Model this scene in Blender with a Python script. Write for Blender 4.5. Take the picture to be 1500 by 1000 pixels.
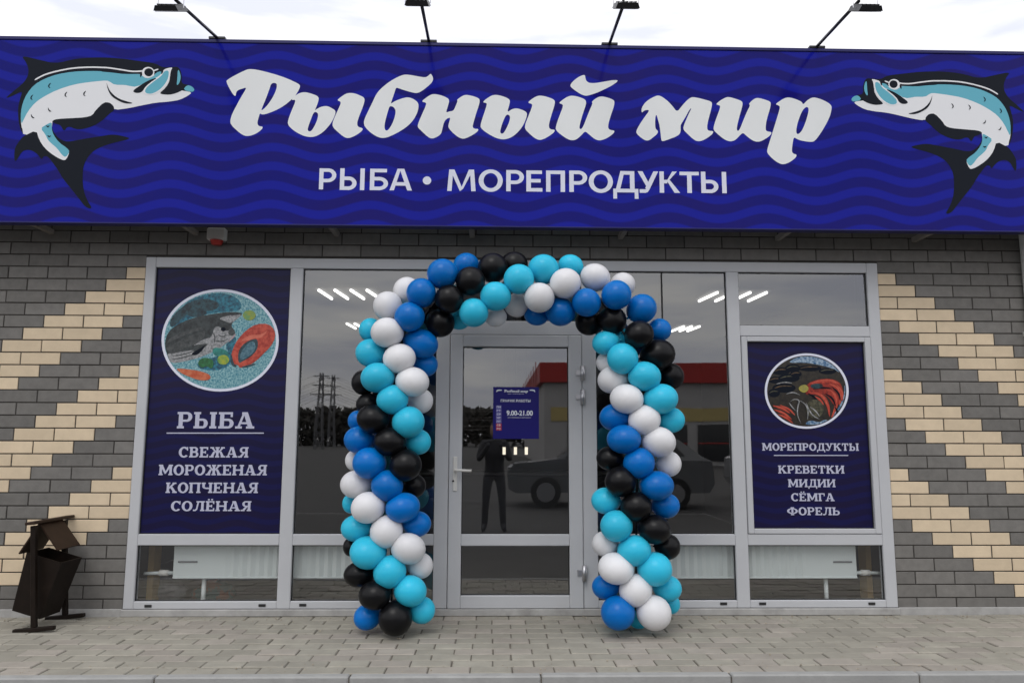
import bpy, bmesh, math, random
import numpy as np
from mathutils import Vector, Matrix, noise as mnoise
from mathutils.geometry import tessellate_polygon
random.seed(7)
SC = bpy.context.scene
C = SC.collection
for o in list(bpy.data.objects): bpy.data.objects.remove(o)

# ------------------------------------------------------------------ camera
F, PITCH, YAW, ROLL = 1092.0, 0.1309, 0.0232, 0.0030
CAM = Vector((0.0, -5.979, 1.343))
cp, sp, cy, sy = math.cos(PITCH), math.sin(PITCH), math.cos(YAW), math.sin(YAW)
FWD = Vector((sy*cp, cy*cp, sp)); RT0 = Vector((cy, -sy, 0)); UP0 = RT0.cross(FWD)
RT = RT0*math.cos(ROLL) + UP0*math.sin(ROLL); UP = -RT0*math.sin(ROLL) + UP0*math.cos(ROLL)
cam = bpy.data.objects.new('camera', bpy.data.cameras.new('camera')); C.objects.link(cam)
M = Matrix((RT, UP, -FWD)).transposed().to_4x4(); M.translation = CAM
cam.matrix_world = M
cam.data.sensor_width = 36; cam.data.lens = 36*F/1500; cam.data.clip_start = 0.05; cam.data.clip_end = 3000
SC.camera = cam

# ------------------------------------------------------------------ world: overcast daylight
SUN_EL, SUN_AZ = math.radians(50), math.radians(196)      # azimuth from +Y, clockwise: behind the camera
w = bpy.data.worlds.new('World'); SC.world = w; w.use_nodes = True
nt = w.node_tree; nt.nodes.clear()
def N(nt, typ, **kw):
    n = nt.nodes.new(typ)
    for k, v in kw.items(): setattr(n, k, v)
    return n
sky = N(nt, 'ShaderNodeTexSky', sky_type='NISHITA', sun_disc=False, sun_elevation=SUN_EL, sun_rotation=SUN_AZ)
hs = N(nt, 'ShaderNodeHueSaturation'); hs.inputs['Saturation'].default_value = 0.25
nt.links.new(sky.outputs[0], hs.inputs['Color'])
tc = N(nt, 'ShaderNodeTexCoord'); mp = N(nt, 'ShaderNodeMapping'); mp.inputs['Scale'].default_value = (2.6, 2.6, 15.0)
nz = N(nt, 'ShaderNodeTexNoise'); nz.inputs['Scale'].default_value = 1.6; nz.inputs['Detail'].default_value = 7; nz.inputs['Roughness'].default_value = 0.55
cr = N(nt, 'ShaderNodeValToRGB')
cr.color_ramp.elements[0].position = 0.36; cr.color_ramp.elements[0].color = (9.0, 9.3, 10.6, 1)
cr.color_ramp.elements[1].position = 0.62; cr.color_ramp.elements[1].color = (13.6, 13.4, 13.2, 1)
nt.links.new(tc.outputs['Generated'], mp.inputs[0]); nt.links.new(mp.outputs[0], nz.inputs['Vector']); nt.links.new(nz.outputs[0], cr.inputs[0])
sx = N(nt, 'ShaderNodeSeparateXYZ'); nt.links.new(tc.outputs['Generated'], sx.inputs[0])
mr = N(nt, 'ShaderNodeMapRange'); mr.inputs[1].default_value = 0.0; mr.inputs[2].default_value = 0.9; mr.inputs[3].default_value = 0.95; mr.inputs[4].default_value = 1.30
nt.links.new(sx.outputs[2], mr.inputs[0])
vm = N(nt, 'ShaderNodeVectorMath', operation='SCALE'); nt.links.new(cr.outputs[0], vm.inputs[0]); nt.links.new(mr.outputs[0], vm.inputs['Scale'])
mx = N(nt, 'ShaderNodeMix', data_type='RGBA'); mx.inputs[0].default_value = 0.88
nt.links.new(hs.outputs[0], mx.inputs[6]); nt.links.new(vm.outputs[0], mx.inputs[7])
bg = N(nt, 'ShaderNodeBackground'); bg.inputs[1].default_value = 0.105
nt.links.new(mx.outputs[2], bg.inputs[0])
nt.links.new(bg.outputs[0], N(nt, 'ShaderNodeOutputWorld').inputs[0])
sl = bpy.data.lights.new('sun', 'SUN'); sl.energy = 0.95; sl.angle = math.radians(28); sl.color = (1, .97, .93)
so = bpy.data.objects.new('sun', sl); C.objects.link(so)
sd = Vector((math.sin(SUN_AZ)*math.cos(SUN_EL), math.cos(SUN_AZ)*math.cos(SUN_EL), math.sin(SUN_EL)))
so.rotation_euler = (-sd).to_track_quat('-Z', 'Y').to_euler(); so.location = sd*30
vs = SC.view_settings; vs.view_transform = 'Standard'; vs.look = 'None'; vs.exposure = -0.15; vs.gamma = 1; vs.use_curve_mapping = False
SC.cycles.max_bounces = 8; SC.cycles.transparent_max_bounces = 12

# ------------------------------------------------------------------ helpers
def ray(u, v): return RT*((u-750)/F) + UP*((500-v)/F) + FWD
def PX(u, v, Y=0.0):                       # pixel of the photograph -> point on the plane y = Y (facade, sign, arch)
    d = ray(u, v); return CAM + d*((Y-CAM.y)/d.y)
def PZ(u, v, z=0.0):                       # pixel -> point on the horizontal plane z (pavement, ceiling)
    d = ray(u, v); return CAM + d*((z-CAM.z)/d.z)

def link(o, parent=None):
    C.objects.link(o)
    if parent is not None: o.parent = parent
    return o
def mesh(name, verts, faces, mat=None, parent=None, smooth=False, mats=None, fm=None):
    me = bpy.data.meshes.new(name); me.from_pydata([tuple(v) for v in verts], [], faces)
    for m in (mats or ([mat] if mat else [])): me.materials.append(m)
    if fm: me.polygons.foreach_set('material_index', fm)
    if smooth: me.polygons.foreach_set('use_smooth', [True]*len(me.polygons))
    me.update()
    return link(bpy.data.objects.new(name, me), parent)
class MB:
    def __init__(s): s.v = []; s.f = []
    def add(s, vs_, fs):
        n = len(s.v); s.v += [tuple(a) for a in vs_]; s.f += [tuple(i+n for i in f) for f in fs]; return s
    def box(s, x0, x1, y0, y1, z0, z1):
        return s.add([(x0,y0,z0),(x1,y0,z0),(x1,y1,z0),(x0,y1,z0),(x0,y0,z1),(x1,y0,z1),(x1,y1,z1),(x0,y1,z1)],
                     [(0,3,2,1),(4,5,6,7),(0,1,5,4),(1,2,6,5),(2,3,7,6),(3,0,4,7)])
    def bbox(s, x0, x1, y0, y1, z0, z1, b=.004):     # box with chamfered edges
        bm = bmesh.new(); bmesh.ops.create_cube(bm, size=1)
        for v in bm.verts: v.co = Vector(((x0+x1)/2+v.co.x*(x1-x0), (y0+y1)/2+v.co.y*(y1-y0), (z0+z1)/2+v.co.z*(z1-z0)))
        bmesh.ops.bevel(bm, geom=bm.edges[:], offset=b, segments=1, affect='EDGES', profile=.5)
        bm.verts.index_update()
        s.add([v.co[:] for v in bm.verts], [[v.index for v in f.verts] for f in bm.faces]); bm.free(); return s
    def tube(s, pts, r, n=10, cap=True, r2=None):
        pts = [Vector(p) for p in pts]; base = len(s.v); rings = len(pts); up = None
        for i, p in enumerate(pts):
            t = (pts[min(i+1, rings-1)]-pts[max(i-1, 0)]).normalized()
            if up is None: up = Vector((0,0,1)) if abs(t.z) < .9 else Vector((1,0,0))
            a = t.cross(up).normalized(); b = a.cross(t).normalized(); up = b
            rr = r if r2 is None else r+(r2-r)*i/(rings-1)
            for k in range(n):
                an = 2*math.pi*k/n; s.v.append(tuple(p+a*rr*math.cos(an)+b*rr*math.sin(an)))
        for i in range(rings-1):
            for k in range(n):
                s.f.append((base+i*n+k, base+i*n+(k+1)%n, base+(i+1)*n+(k+1)%n, base+(i+1)*n+k))
        if cap:
            s.f.append(tuple(base+k for k in range(n))[::-1]); s.f.append(tuple(base+(rings-1)*n+k for k in range(n)))
        return s
    def prism(s, poly, axis, a0, a1):                # polygon extruded along an axis ('x','y','z')
        n = len(poly)
        def P(p, a): return {'x': (a, p[0], p[1]), 'y': (p[0], a, p[1]), 'z': (p[0], p[1], a)}[axis]
        base = len(s.v); s.v += [P(p, a0) for p in poly]+[P(p, a1) for p in poly]
        tris = tessellate_polygon([[Vector((p[0], p[1], 0)) for p in poly]])
        for t in tris: s.f.append(tuple(base+i for i in t)); s.f.append(tuple(base+n+i for i in t[::-1]))
        for i in range(n): s.f.append((base+i, base+(i+1) % n, base+n+(i+1) % n, base+n+i))
        return s
    def build(s, name, mat, parent=None, smooth=False, fixn=True):
        o = mesh(name, s.v, s.f, mat, parent, smooth)
        if fixn:
            bm = bmesh.new(); bm.from_mesh(o.data); bmesh.ops.recalc_face_normals(bm, faces=bm.faces[:]); bm.to_mesh(o.data); bm.free()
        return o
def empty(name, loc=(0,0,0)):
    o = bpy.data.objects.new(name, None); o.location = loc; o.empty_display_size = .1; C.objects.link(o); return o
def tag(o, label=None, cat=None, group=None, kind=None):
    if label: o['label'] = label
    if cat: o['category'] = cat
    if group: o['group'] = group
    if kind: o['kind'] = kind
    return o

# ------------------------------------------------------------------ materials
def lin(r, g, b):
    return tuple(((c/255)/12.92 if c/255 <= .04045 else ((c/255+.055)/1.055)**2.4) for c in (r, g, b))
def mat(name, col, rough=.6, metal=0, spec=.5, var=0, nscale=8, bump=0, bscale=60, objvar=0, coat=0, stretch=None, dirt=None):
    m = bpy.data.materials.new(name); m.use_nodes = True; t = m.node_tree; b = t.nodes['Principled BSDF']
    b.inputs['Base Color'].default_value = (*col, 1); b.inputs['Roughness'].default_value = rough
    b.inputs['Metallic'].default_value = metal; b.inputs['Specular IOR Level'].default_value = spec
    b.inputs['Coat Weight'].default_value = coat; b.inputs['Coat Roughness'].default_value = .08
    g = N(t, 'ShaderNodeNewGeometry'); src = g.outputs['Position']
    if stretch:
        mpn = N(t, 'ShaderNodeMapping'); mpn.inputs['Scale'].default_value = stretch; t.links.new(src, mpn.inputs[0]); src = mpn.outputs[0]
    val = None
    if var:
        n = N(t, 'ShaderNodeTexNoise'); n.inputs['Scale'].default_value = nscale; n.inputs['Detail'].default_value = 6; n.inputs['Roughness'].default_value = .6
        t.links.new(src, n.inputs['Vector'])
        r_ = N(t, 'ShaderNodeMapRange'); r_.inputs[1].default_value = .25; r_.inputs[2].default_value = .75; r_.inputs[3].default_value = 1-var; r_.inputs[4].default_value = 1+var
        t.links.new(n.outputs[0], r_.inputs[0]); val = r_.outputs[0]
    if objvar:
        oi = N(t, 'ShaderNodeObjectInfo')
        r2 = N(t, 'ShaderNodeMapRange'); r2.inputs[3].default_value = 1-objvar; r2.inputs[4].default_value = 1+objvar
        t.links.new(oi.outputs['Random'], r2.inputs[0])
        if val is None: val = r2.outputs[0]
        else:
            ml = N(t, 'ShaderNodeMath', operation='MULTIPLY'); t.links.new(val, ml.inputs[0]); t.links.new(r2.outputs[0], ml.inputs[1]); val = ml.outputs[0]
    last = None
    if val is not None:
        rgb = N(t, 'ShaderNodeRGB'); rgb.outputs[0].default_value = (*col, 1)
        v2 = N(t, 'ShaderNodeVectorMath', operation='SCALE'); t.links.new(rgb.outputs[0], v2.inputs[0]); t.links.new(val, v2.inputs['Scale'])
        last = v2.outputs[0]
    if dirt:                                       # (colour, noise scale, threshold low, high, amount)
        dc, ds, lo, hi, am = dirt
        n = N(t, 'ShaderNodeTexNoise'); n.inputs['Scale'].default_value = ds; n.inputs['Detail'].default_value = 8; n.inputs['Roughness'].default_value = .65
        t.links.new(g.outputs['Position'], n.inputs['Vector'])
        r_ = N(t, 'ShaderNodeMapRange'); r_.inputs[1].default_value = lo; r_.inputs[2].default_value = hi; r_.inputs[4].default_value = am
        t.links.new(n.outputs[0], r_.inputs[0])
        mm = N(t, 'ShaderNodeMix', data_type='RGBA'); t.links.new(r_.outputs[0], mm.inputs[0])
        if last: t.links.new(last, mm.inputs[6])
        else: mm.inputs[6].default_value = (*col, 1)
        mm.inputs[7].default_value = (*dc, 1); last = mm.outputs[2]
    if last: t.links.new(last, b.inputs['Base Color'])
    if bump:
        n = N(t, 'ShaderNodeTexNoise'); n.inputs['Scale'].default_value = bscale; n.inputs['Detail'].default_value = 5
        t.links.new(src, n.inputs['Vector'])
        bp = N(t, 'ShaderNodeBump'); bp.inputs['Strength'].default_value = bump; bp.inputs['Distance'].default_value = .004
        t.links.new(n.outputs[0], bp.inputs['Height']); t.links.new(bp.outputs[0], b.inputs['Normal'])
    return m
def emit(name, col, s):
    m = bpy.data.materials.new(name); m.use_nodes = True; t = m.node_tree; t.nodes.clear()
    e = N(t, 'ShaderNodeEmission'); e.inputs[0].default_value = (*col, 1); e.inputs[1].default_value = s
    t.links.new(e.outputs[0], N(t, 'ShaderNodeOutputMaterial').inputs[0]); return m
def glass_mats():
    m = bpy.data.materials.new('window_glass'); m.use_nodes = True; t = m.node_tree; t.nodes.clear()
    lw = N(t, 'ShaderNodeLayerWeight'); lw.inputs[0].default_value = .5      # Schlick reflectance, the same from both sides
    pw = N(t, 'ShaderNodeMath', operation='POWER'); pw.inputs[1].default_value = 5; t.links.new(lw.outputs['Facing'], pw.inputs[0])
    fr = N(t, 'ShaderNodeMapRange'); fr.inputs[3].default_value = .19; fr.inputs[4].default_value = 1.0; t.links.new(pw.outputs[0], fr.inputs[0])
    tr = N(t, 'ShaderNodeBsdfTransparent'); tr.inputs[0].default_value = (.97, .985, .98, 1)
    gl = N(t, 'ShaderNodeBsdfGlossy'); gl.inputs['Roughness'].default_value = .012; gl.inputs[0].default_value = (1, 1, 1, 1)
    g = N(t, 'ShaderNodeNewGeometry'); n = N(t, 'ShaderNodeTexNoise'); n.inputs['Scale'].default_value = 1.1; n.inputs['Detail'].default_value = 1
    t.links.new(g.outputs['Position'], n.inputs['Vector'])
    bp = N(t, 'ShaderNodeBump'); bp.inputs['Strength'].default_value = .25; bp.inputs['Distance'].default_value = .006
    t.links.new(n.outputs[0], bp.inputs['Height']); t.links.new(bp.outputs[0], gl.inputs['Normal'])
    ms = N(t, 'ShaderNodeMixShader'); t.links.new(fr.outputs[0], ms.inputs[0]); t.links.new(tr.outputs[0], ms.inputs[1]); t.links.new(gl.outputs[0], ms.inputs[2])
    t.links.new(ms.outputs[0], N(t, 'ShaderNodeOutputMaterial').inputs[0])
    m2 = bpy.data.materials.new('glass_inner_face'); m2.use_nodes = True; t = m2.node_tree; t.nodes.clear()
    tr = N(t, 'ShaderNodeBsdfTransparent'); t.links.new(tr.outputs[0], N(t, 'ShaderNodeOutputMaterial').inputs[0])
    return m, m2
def sign_mat(name, dark, light, x0, per_x, z0, per_z, amp, rough, purple, spec=.15):
    m = bpy.data.materials.new(name); m.use_nodes = True; t = m.node_tree; b = t.nodes['Principled BSDF']
    g = N(t, 'ShaderNodeNewGeometry'); s = N(t, 'ShaderNodeSeparateXYZ'); t.links.new(g.outputs['Position'], s.inputs[0])
    def mth(op, a, bb=None):
        n = N(t, 'ShaderNodeMath', operation=op)
        for i, q in enumerate((a, bb)):
            if q is None: continue
            if isinstance(q, (int, float)): n.inputs[i].default_value = q
            else: t.links.new(q, n.inputs[i])
        return n.outputs[0]
    wv = mth('MULTIPLY', mth('COSINE', mth('MULTIPLY', mth('SUBTRACT', s.outputs[0], x0), 2*math.pi/per_x)), amp)
    zz = mth('MULTIPLY', mth('SUBTRACT', mth('SUBTRACT', s.outputs[2], z0), wv), 2*math.pi/per_z)
    st = mth('COSINE', zz)
    r_ = N(t, 'ShaderNodeMapRange', interpolation_type='SMOOTHSTEP'); r_.inputs[1].default_value = -.25; r_.inputs[2].default_value = .55; t.links.new(st, r_.inputs[0])
    n = N(t, 'ShaderNodeTexNoise'); n.inputs['Scale'].default_value = 1.3; n.inputs['Detail'].default_value = 3; t.links.new(g.outputs['Position'], n.inputs['Vector'])
    mm0 = N(t, 'ShaderNodeMix', data_type='RGBA'); mm0.inputs[6].default_value = (*dark, 1); mm0.inputs[7].default_value = (*purple, 1)
    rr = N(t, 'ShaderNodeMapRange'); rr.inputs[1].default_value = .35; rr.inputs[2].default_value = .65; t.links.new(n.outputs[0], rr.inputs[0]); t.links.new(rr.outputs[0], mm0.inputs[0])
    mm = N(t, 'ShaderNodeMix', data_type='RGBA'); t.links.new(r_.outputs[0], mm.inputs[0]); t.links.new(mm0.outputs[2], mm.inputs[6]); mm.inputs[7].default_value = (*light, 1)
    t.links.new(mm.outputs[2], b.inputs['Base Color']); b.inputs['Roughness'].default_value = rough
    b.inputs['Specular IOR Level'].default_value = spec
    return m
SY = -.37
_wx0, _wx1 = PX(254, 195, SY).x, PX(1264, 260, SY).x; _wz0, _wz1 = PX(254, 194, SY).z, PX(254, 305, SY).z
MT = {}
MT['brick_grey'] = mat('grey_brick', (.163, .156, .145), .85, var=.16, nscale=14, bump=.35, bscale=160, objvar=.14, dirt=((.10,.10,.10), 1.7, .5, .85, .3))
MT['brick_beige'] = mat('beige_brick', (.64, .52, .365), .85, var=.08, nscale=9, bump=.3, bscale=160, objvar=.08, dirt=((.46,.37,.26), 2.3, .55, .9, .3))
MT['mortar'] = mat('dark_mortar', (.045, .040, .036), .95, var=.2, nscale=20)
MT['frame'] = mat('grey_aluminium_frame', (.49, .50, .52), .38, spec=.4, var=.05, nscale=3, dirt=((.38,.375,.37), 3.0, .55, .9, .35))
MT['frame_dark'] = mat('black_gasket', (.012, .012, .013), .6)
MT['sill'] = mat('grey_threshold', (.36,.355,.345), .7, var=.18, nscale=9, dirt=(lin(90,86,80), 6, .5, .8, .5))
MT['glass'], MT['glass2'] = glass_mats()
MT['sign'] = sign_mat('wavy_blue_print', (.0060, .0070, .175), (.0085, .0125, .29), _wx0, (_wx1-_wx0)/7, _wz0, (_wz0-_wz1)/4, .042, .13, (.0110, .0080, .150), .10)
MT['sign_edge'] = mat('navy_edge_profile', lin(30, 30, 92), .4, spec=.3)
MT['vinyl'] = mat('white_vinyl', (.78, .80, .80), .35, spec=.2, var=.03, nscale=2)
MT['vinyl2'] = mat('pale_blue_white_vinyl', (.70, .72, .83), .35, spec=.2)
MT['fish_dark'] = mat('charcoal_vinyl', (.009, .012, .019), .3, spec=.08)
MT['fish_white'] = mat('fish_white_vinyl', (.78, .79, .81), .35, spec=.2)
MT['fish_blue'] = mat('fish_blue_vinyl', (.125, .43, .54), .35, spec=.2)
MT['poster'] = sign_mat('dark_blue_poster_film', (.0085, .0075, .042), (.0095, .0095, .062), 0, .5, 0, .09, .02, .3, (.012, .009, .040), .2)
MT['poster_ink'] = mat('pale_lilac_ink', (.48, .49, .62), .4)
MT['black_metal'] = mat('black_paint', (.012, .012, .014), .4, var=.2, nscale=20)
MT['bin'] = mat('brown_painted_steel', (.011, .007, .005), .5, spec=.15, var=.25, nscale=12, dirt=((.03,.02,.015), 9, .55, .8, .6))
MT['bin_roof'] = mat('brown_steel_roof', (.030, .016, .010), .5, spec=.2, var=.25, nscale=12)
MT['paver'] = mat('paver', (.315, .297, .250), .9, var=.16, nscale=7, bump=.5, bscale=120, objvar=.10, dirt=((.25,.235,.20), 1.1, .42, .72, .75))
MT['paver_b'] = mat('rosy_paver', (.318, .290, .252), .9, var=.13, nscale=7, bump=.5, bscale=120, objvar=.10)
MT['joint'] = mat('paver_joint', (.13, .115, .095), .95, var=.35, nscale=14)
MT['kerb'] = mat('kerb_concrete', (.33, .33, .32), .9, var=.15, nscale=10, bump=.5, bscale=80, dirt=((.2,.2,.2), 5, .5, .8, .6))
MT['asphalt'] = mat('asphalt', (.06, .058, .056), .9, var=.25, nscale=2.5, bump=.5, bscale=90)
MT['steel'] = mat('brushed_steel', (.5, .5, .52), .35, metal=.9)
MT['white_plastic'] = mat('white_plastic', (.62, .61, .58), .5)
MT['red_plastic'] = mat('red_lens', (.45, .03, .02), .3)
MT['galv'] = mat('light_grey_pipe', (.48, .48, .46), .5, var=.08, nscale=6)
MT['bracket'] = mat('bracket_steel', (.22, .2, .18), .6, var=.2, nscale=9)
MT['radiator'] = mat('white_radiator', (.60, .64, .635), .4)
MT['int_floor'] = mat('interior_floor_tile', (.14, .13, .115), .35, var=.1, nscale=3)
MT['int_wall'] = mat('interior_wall', (.09, .085, .08), .8, var=.05, nscale=2)
MT['int_ceiling'] = mat('interior_ceiling', (.16, .16, .165), .9)
MT['tan'] = mat('tan_plaster', (.58, .40, .18), .8, var=.08, nscale=6)
MT['tube_light'] = emit('lit_tube', (1, .97, .92), 3.0)
MT['pendant'] = emit('lit_pendant', (1, .9, .72), 1.4)

def latex(name, col, rough=.28, sss=.45):
    m = mat(name, col, rough, spec=.22, objvar=.07)
    b = m.node_tree.nodes['Principled BSDF']
    if sss:
        b.inputs['Subsurface Weight'].default_value = sss; b.inputs['Subsurface Radius'].default_value = (1, 1, 1); b.inputs['Subsurface Scale'].default_value = .09
    return m
LTX = {'b': latex('blue_latex', (.001, .150, .50)), 'c': latex('turquoise_latex', (.035, .50, .71)),
       'w': latex('white_latex', (.72, .72, .735), .32), 'k': latex('black_latex', (.005, .005, .006), .33, 0)}

# ------------------------------------------------------------------ ground, pavement, kerb
KERB_Y = PZ(750, 990.5).y; ROAD_Z = -0.14
tag(MB().box(-600, 600, -700, 500, ROAD_Z-.5, ROAD_Z).build('ground', MT['asphalt']), kind='structure')
pav = tag(MB().box(-12, 12, KERB_Y+.067, .35, -.5, -.007).build('pavement', MT['joint']), kind='structure')
PL, GAP = .248, .007; PWID = (-.012-(KERB_Y+.068))/11
def chamfer_top(l, wd, h, c=.005):       # a small slab with chamfered top edges, 14 triangles
    x, y = l/2, wd/2
    v = [(-x,-y,-h),(x,-y,-h),(x,y,-h),(-x,y,-h),(-x,-y,-c),(x,-y,-c),(x,y,-c),(-x,y,-c),(-x+c,-y+c,0),(x-c,-y+c,0),(x-c,y-c,0),(-x+c,y-c,0)]
    f = [(0,1,5,4),(1,2,6,5),(2,3,7,6),(3,0,4,7),(4,5,9,8),(5,6,10,9),(6,7,11,10),(7,4,8,11),(8,9,10,11)]
    return v, f
pv, pf = chamfer_top(PL-GAP, PWID-GAP, .03)
pme = []
for k in ('paver', 'paver_b'):
    me = bpy.data.meshes.new('paver'); me.from_pydata(pv, [], pf); me.materials.append(MT[k]); pme.append(me)
cands, rest = [], MB()
row = 0; yy = -.012-PWID/2
while yy > KERB_Y+.068+PWID/2-.012:
    off = (row % 2)*PL/2 + random.uniform(-.012, .012)
    for i in range(-26, 27):
        x = i*PL+off
        v = Vector((x, yy, 0))-CAM; u = 750+F*v.dot(RT)/v.dot(FWD)
        vis = -25 < u < 1525
        cands.append((0 if vis else 1, -abs(yy), x, yy))
    yy -= PWID; row += 1
cands.sort(key=lambda c: (c[0], c[1]))
for n, (hid, _, x, y) in enumerate(cands):
    z = random.gauss(0, .0016); j = (x+random.uniform(-.0015,.0015), y+random.uniform(-.0015,.0015), z)
    if n < 300 and not hid:
        o = bpy.data.objects.new('paver', pme[1 if random.random() < .28 else 0]); o.location = j
        o.rotation_euler = (random.gauss(0,.006), random.gauss(0,.006), random.gauss(0,.006)); link(o, pav)
    else:
        rest.add([(a+j[0], b+j[1], c+j[2]) for a, b, c in pv], pf)
tag(rest.build('paver_field', MT['paver'], pav), kind='stuff')
kerb = tag(MB().box(-12, 12, KERB_Y+.01, KERB_Y+.060, -.45, -.012).build('kerb', MT['joint']), kind='structure')
kx0 = PX(793, 990, KERB_Y).x; KL = PX(1072, 990, KERB_Y).x-kx0
for i in range(-9, 9):
    MB().bbox(kx0+i*KL+.004, kx0+(i+1)*KL-.004, KERB_Y, KERB_Y+.066, -.4, .004+random.gauss(0,.002), .008).build('kerb_stone', MT['kerb'], kerb)

# ------------------------------------------------------------------ storefront extents (from the fitted facade plane)
XL, XR, ZT = -2.825, 3.161, 2.80
FY0, FY1 = -.015, .055           # frame front / back
GY = .018                        # glass front
def X(u, v): return PX(u, v, FY0).x
def Z(u, v): return PX(u, v, FY0).z

# ------------------------------------------------------------------ brick walls
RH = .0997                        # course height
HU = (PX(348/1.667, 320+163/1.667).x-PX(252/1.667, 320+163/1.667).x)/2     # half-brick unit from a measured brick
ZR0 = PX(200, 391.2).z            # top of the course that holds the first beige half brick
BJ = .009
def brick_mesh(l, h, dep, m):
    v, f = chamfer_top(l-BJ, h-BJ, dep, .0025)
    v = [(a, -c, b) for a, b, c in v]           # top face turned to -Y
    v = [(a, y-0.0, z) for a, y, z in v]
    me = bpy.data.meshes.new('brick'); me.from_pydata([(a, -y*-1, z) for a, y, z in v], [], f); me.materials.append(MT[m]); me.update()
    bm = bmesh.new(); bm.from_mesh(me); bmesh.ops.recalc_face_normals(bm, faces=bm.faces[:]); bm.to_mesh(me); bm.free()
    return me
BM = {(n, m): brick_mesh(n*HU, RH, .04, m) for n in (1, 2) for m in ('brick_grey', 'brick_beige')}
def lay(parent, x, z, n, m):
    o = bpy.data.objects.new('brick', BM[(n, m)])
    o.location = (x, random.gauss(0, .0012), z); o.rotation_euler = (random.gauss(0,.002), random.gauss(0,.0025), random.gauss(0,.002)); link(o, parent)
def wall_courses(parent, xedge, sgn, nhalf, r0, r1, pattern=True):
    for r in range(r0, r1):
        z = ZR0-r*RH-RH/2
        if z-RH/2 < -.02: break
        k = 0
        if r % 2 == 0: cells = [(0, 1)]; k = 1
        else: cells = []
        while k < nhalf: cells.append((k, 2)); k += 2
        for (k, n) in cells:
            beige = pattern and r >= 0 and 0 <= r-k < 20 and ((r-k) % 8) < 4 and (n == 1 or ((r-k-1) % 8) < 4)
            lay(parent, xedge+sgn*(k+n/2)*HU, z, n, 'brick_beige' if beige else 'brick_grey')
NH = 13
ZTOP = 4.35
wl = MB().box(XL-NH*HU-2.5, XL-.003, .006, .38, -.3, ZTOP).build('brick_wall', MT['mortar'])
tag(wl, 'grey and beige striped brick wall left of the storefront', 'wall', 'brick wall sections')
wr = MB().box(XR+.003, XR+NH*HU+2.5, .006, .38, -.3, ZTOP).build('brick_wall', MT['mortar'])
tag(wr, 'grey and beige striped brick wall right of the storefront', 'wall', 'brick wall sections')
wt = MB().box(XL-.002, XR+.002, .006, .38, ZT+.003, ZTOP).build('brick_wall', MT['mortar'])
tag(wt, 'dark grey brick band above the storefront under the sign', 'wall', 'brick wall sections')
wall_courses(wl, XL-.002, -1, NH, -1, 30)
wall_courses(wr, XR+.002, 1, NH, -1, 30)
for r in range(-6, -1):                       # continuous courses over the opening
    z = ZR0-r*RH-RH/2; x = XL-NH*HU+(HU if r % 2 else 0)
    while x < XR+NH*HU:
        xc = x+HU; lay(wl if xc < XL else (wr if xc > XR else wt), xc, z, 2, 'brick_grey'); x += 2*HU
MB().bbox(XL-4.4, XL-.004, -.012, .02, -.02, .055, .004).build('plinth', MT['sill'], wl)
MB().bbox(XR+.004, XR+4.4, -.012, .02, -.02, .055, .004).build('plinth', MT['sill'], wr)
tag(MB().box(-7.3, 7.7, .39, 12, 3.6, 4.2).build('flat_roof', MT['int_wall']), kind='structure')
dp = empty('drainpipe', (PX(1497, 380, -.05).x+.05, -.05, 0))
MB().tube([(0,0,.15),(0,0,3.4)], .05, 16).build('pipe', MT['galv'], dp, True)
MB().box(-.06,.06,-.012,.055,2.2,2.235).build('pipe_clamp', MT['galv'], dp)
tag(dp, 'light grey drainpipe at the far right end of the brick wall', 'drainpipe')

# ------------------------------------------------------------------ storefront frame
sf = empty('storefront_window', ((XL+XR)/2, 0, 0))
sf_loc = Vector(sf.location)
def at0(o):                       # keep world placement under the empty
    o.location = -sf_loc; return o
ZB = .055
zTr0, zTr1 = Z(750, 798.5), Z(750, 782)             # transom rail
zGT = Z(750, 395.5)                                  # top of glazing
zGB = Z(750, 879.5)                                  # bottom of glazing
def fr(name, x0, x1, z0, z1, y0=FY0, y1=FY1, b=.005, m='frame'):
    return at0(MB().bbox(x0, x1, y0, y1, z0, z1, b).build(name, MT[m], sf))
xs = dict(p1l=-2.7456, p1r=-1.6605, p2l=-1.558, p2r=(X(639,528)+X(635.5,780))/2, ll=(X(661,493)+X(654.5,889))/2, lr=(X(851.5,493)+X(854.5,889))/2,
          p3l=(X(873,528)+X(876,780))/2, p3r=1.8968, p4l=1.999, p4r=3.068)
fr('frame_jamb', XL, xs['p1l'], ZB, ZT)
fr('frame_jamb', xs['p4r'], XR, ZB, ZT)
fr('frame_head', xs['p1l'], xs['p4r'], zGT, ZT, FY0+.001)
for a, b in (('p1r','p2l'), ('p3r','p4l')):
    fr('mullion', xs[a], xs[b], ZB, zGT, FY0+.0005)
fr('door_post', xs['p2r'], xs['ll']-.004, ZB, zGT, FY0+.0005); fr('door_post', xs['lr']+.004, xs['p3l'], ZB, zGT, FY0+.0005)
zdt = Z(750, 491)
zd2 = Z(750, 470)
fr('door_head', xs['ll']-.004, xs['lr']+.004, zdt+.004, zd2, FY0+.001)
for a, b in (('p1l','p1r'), ('p2l','p2r'), ('p3l','p3r'), ('p4l','p4r')):
    fr('transom', xs[a], xs[b], zTr0, zTr1, FY0+.001)
    fr('bottom_rail', xs[a], xs[b], ZB, zGB, FY0+.001)
zUT0, zUT1 = Z(1170, 492.5), Z(1170, 477)
fr('transom', xs['p4l'], xs['p4r'], zUT0, zUT1, FY0+.001)
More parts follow.
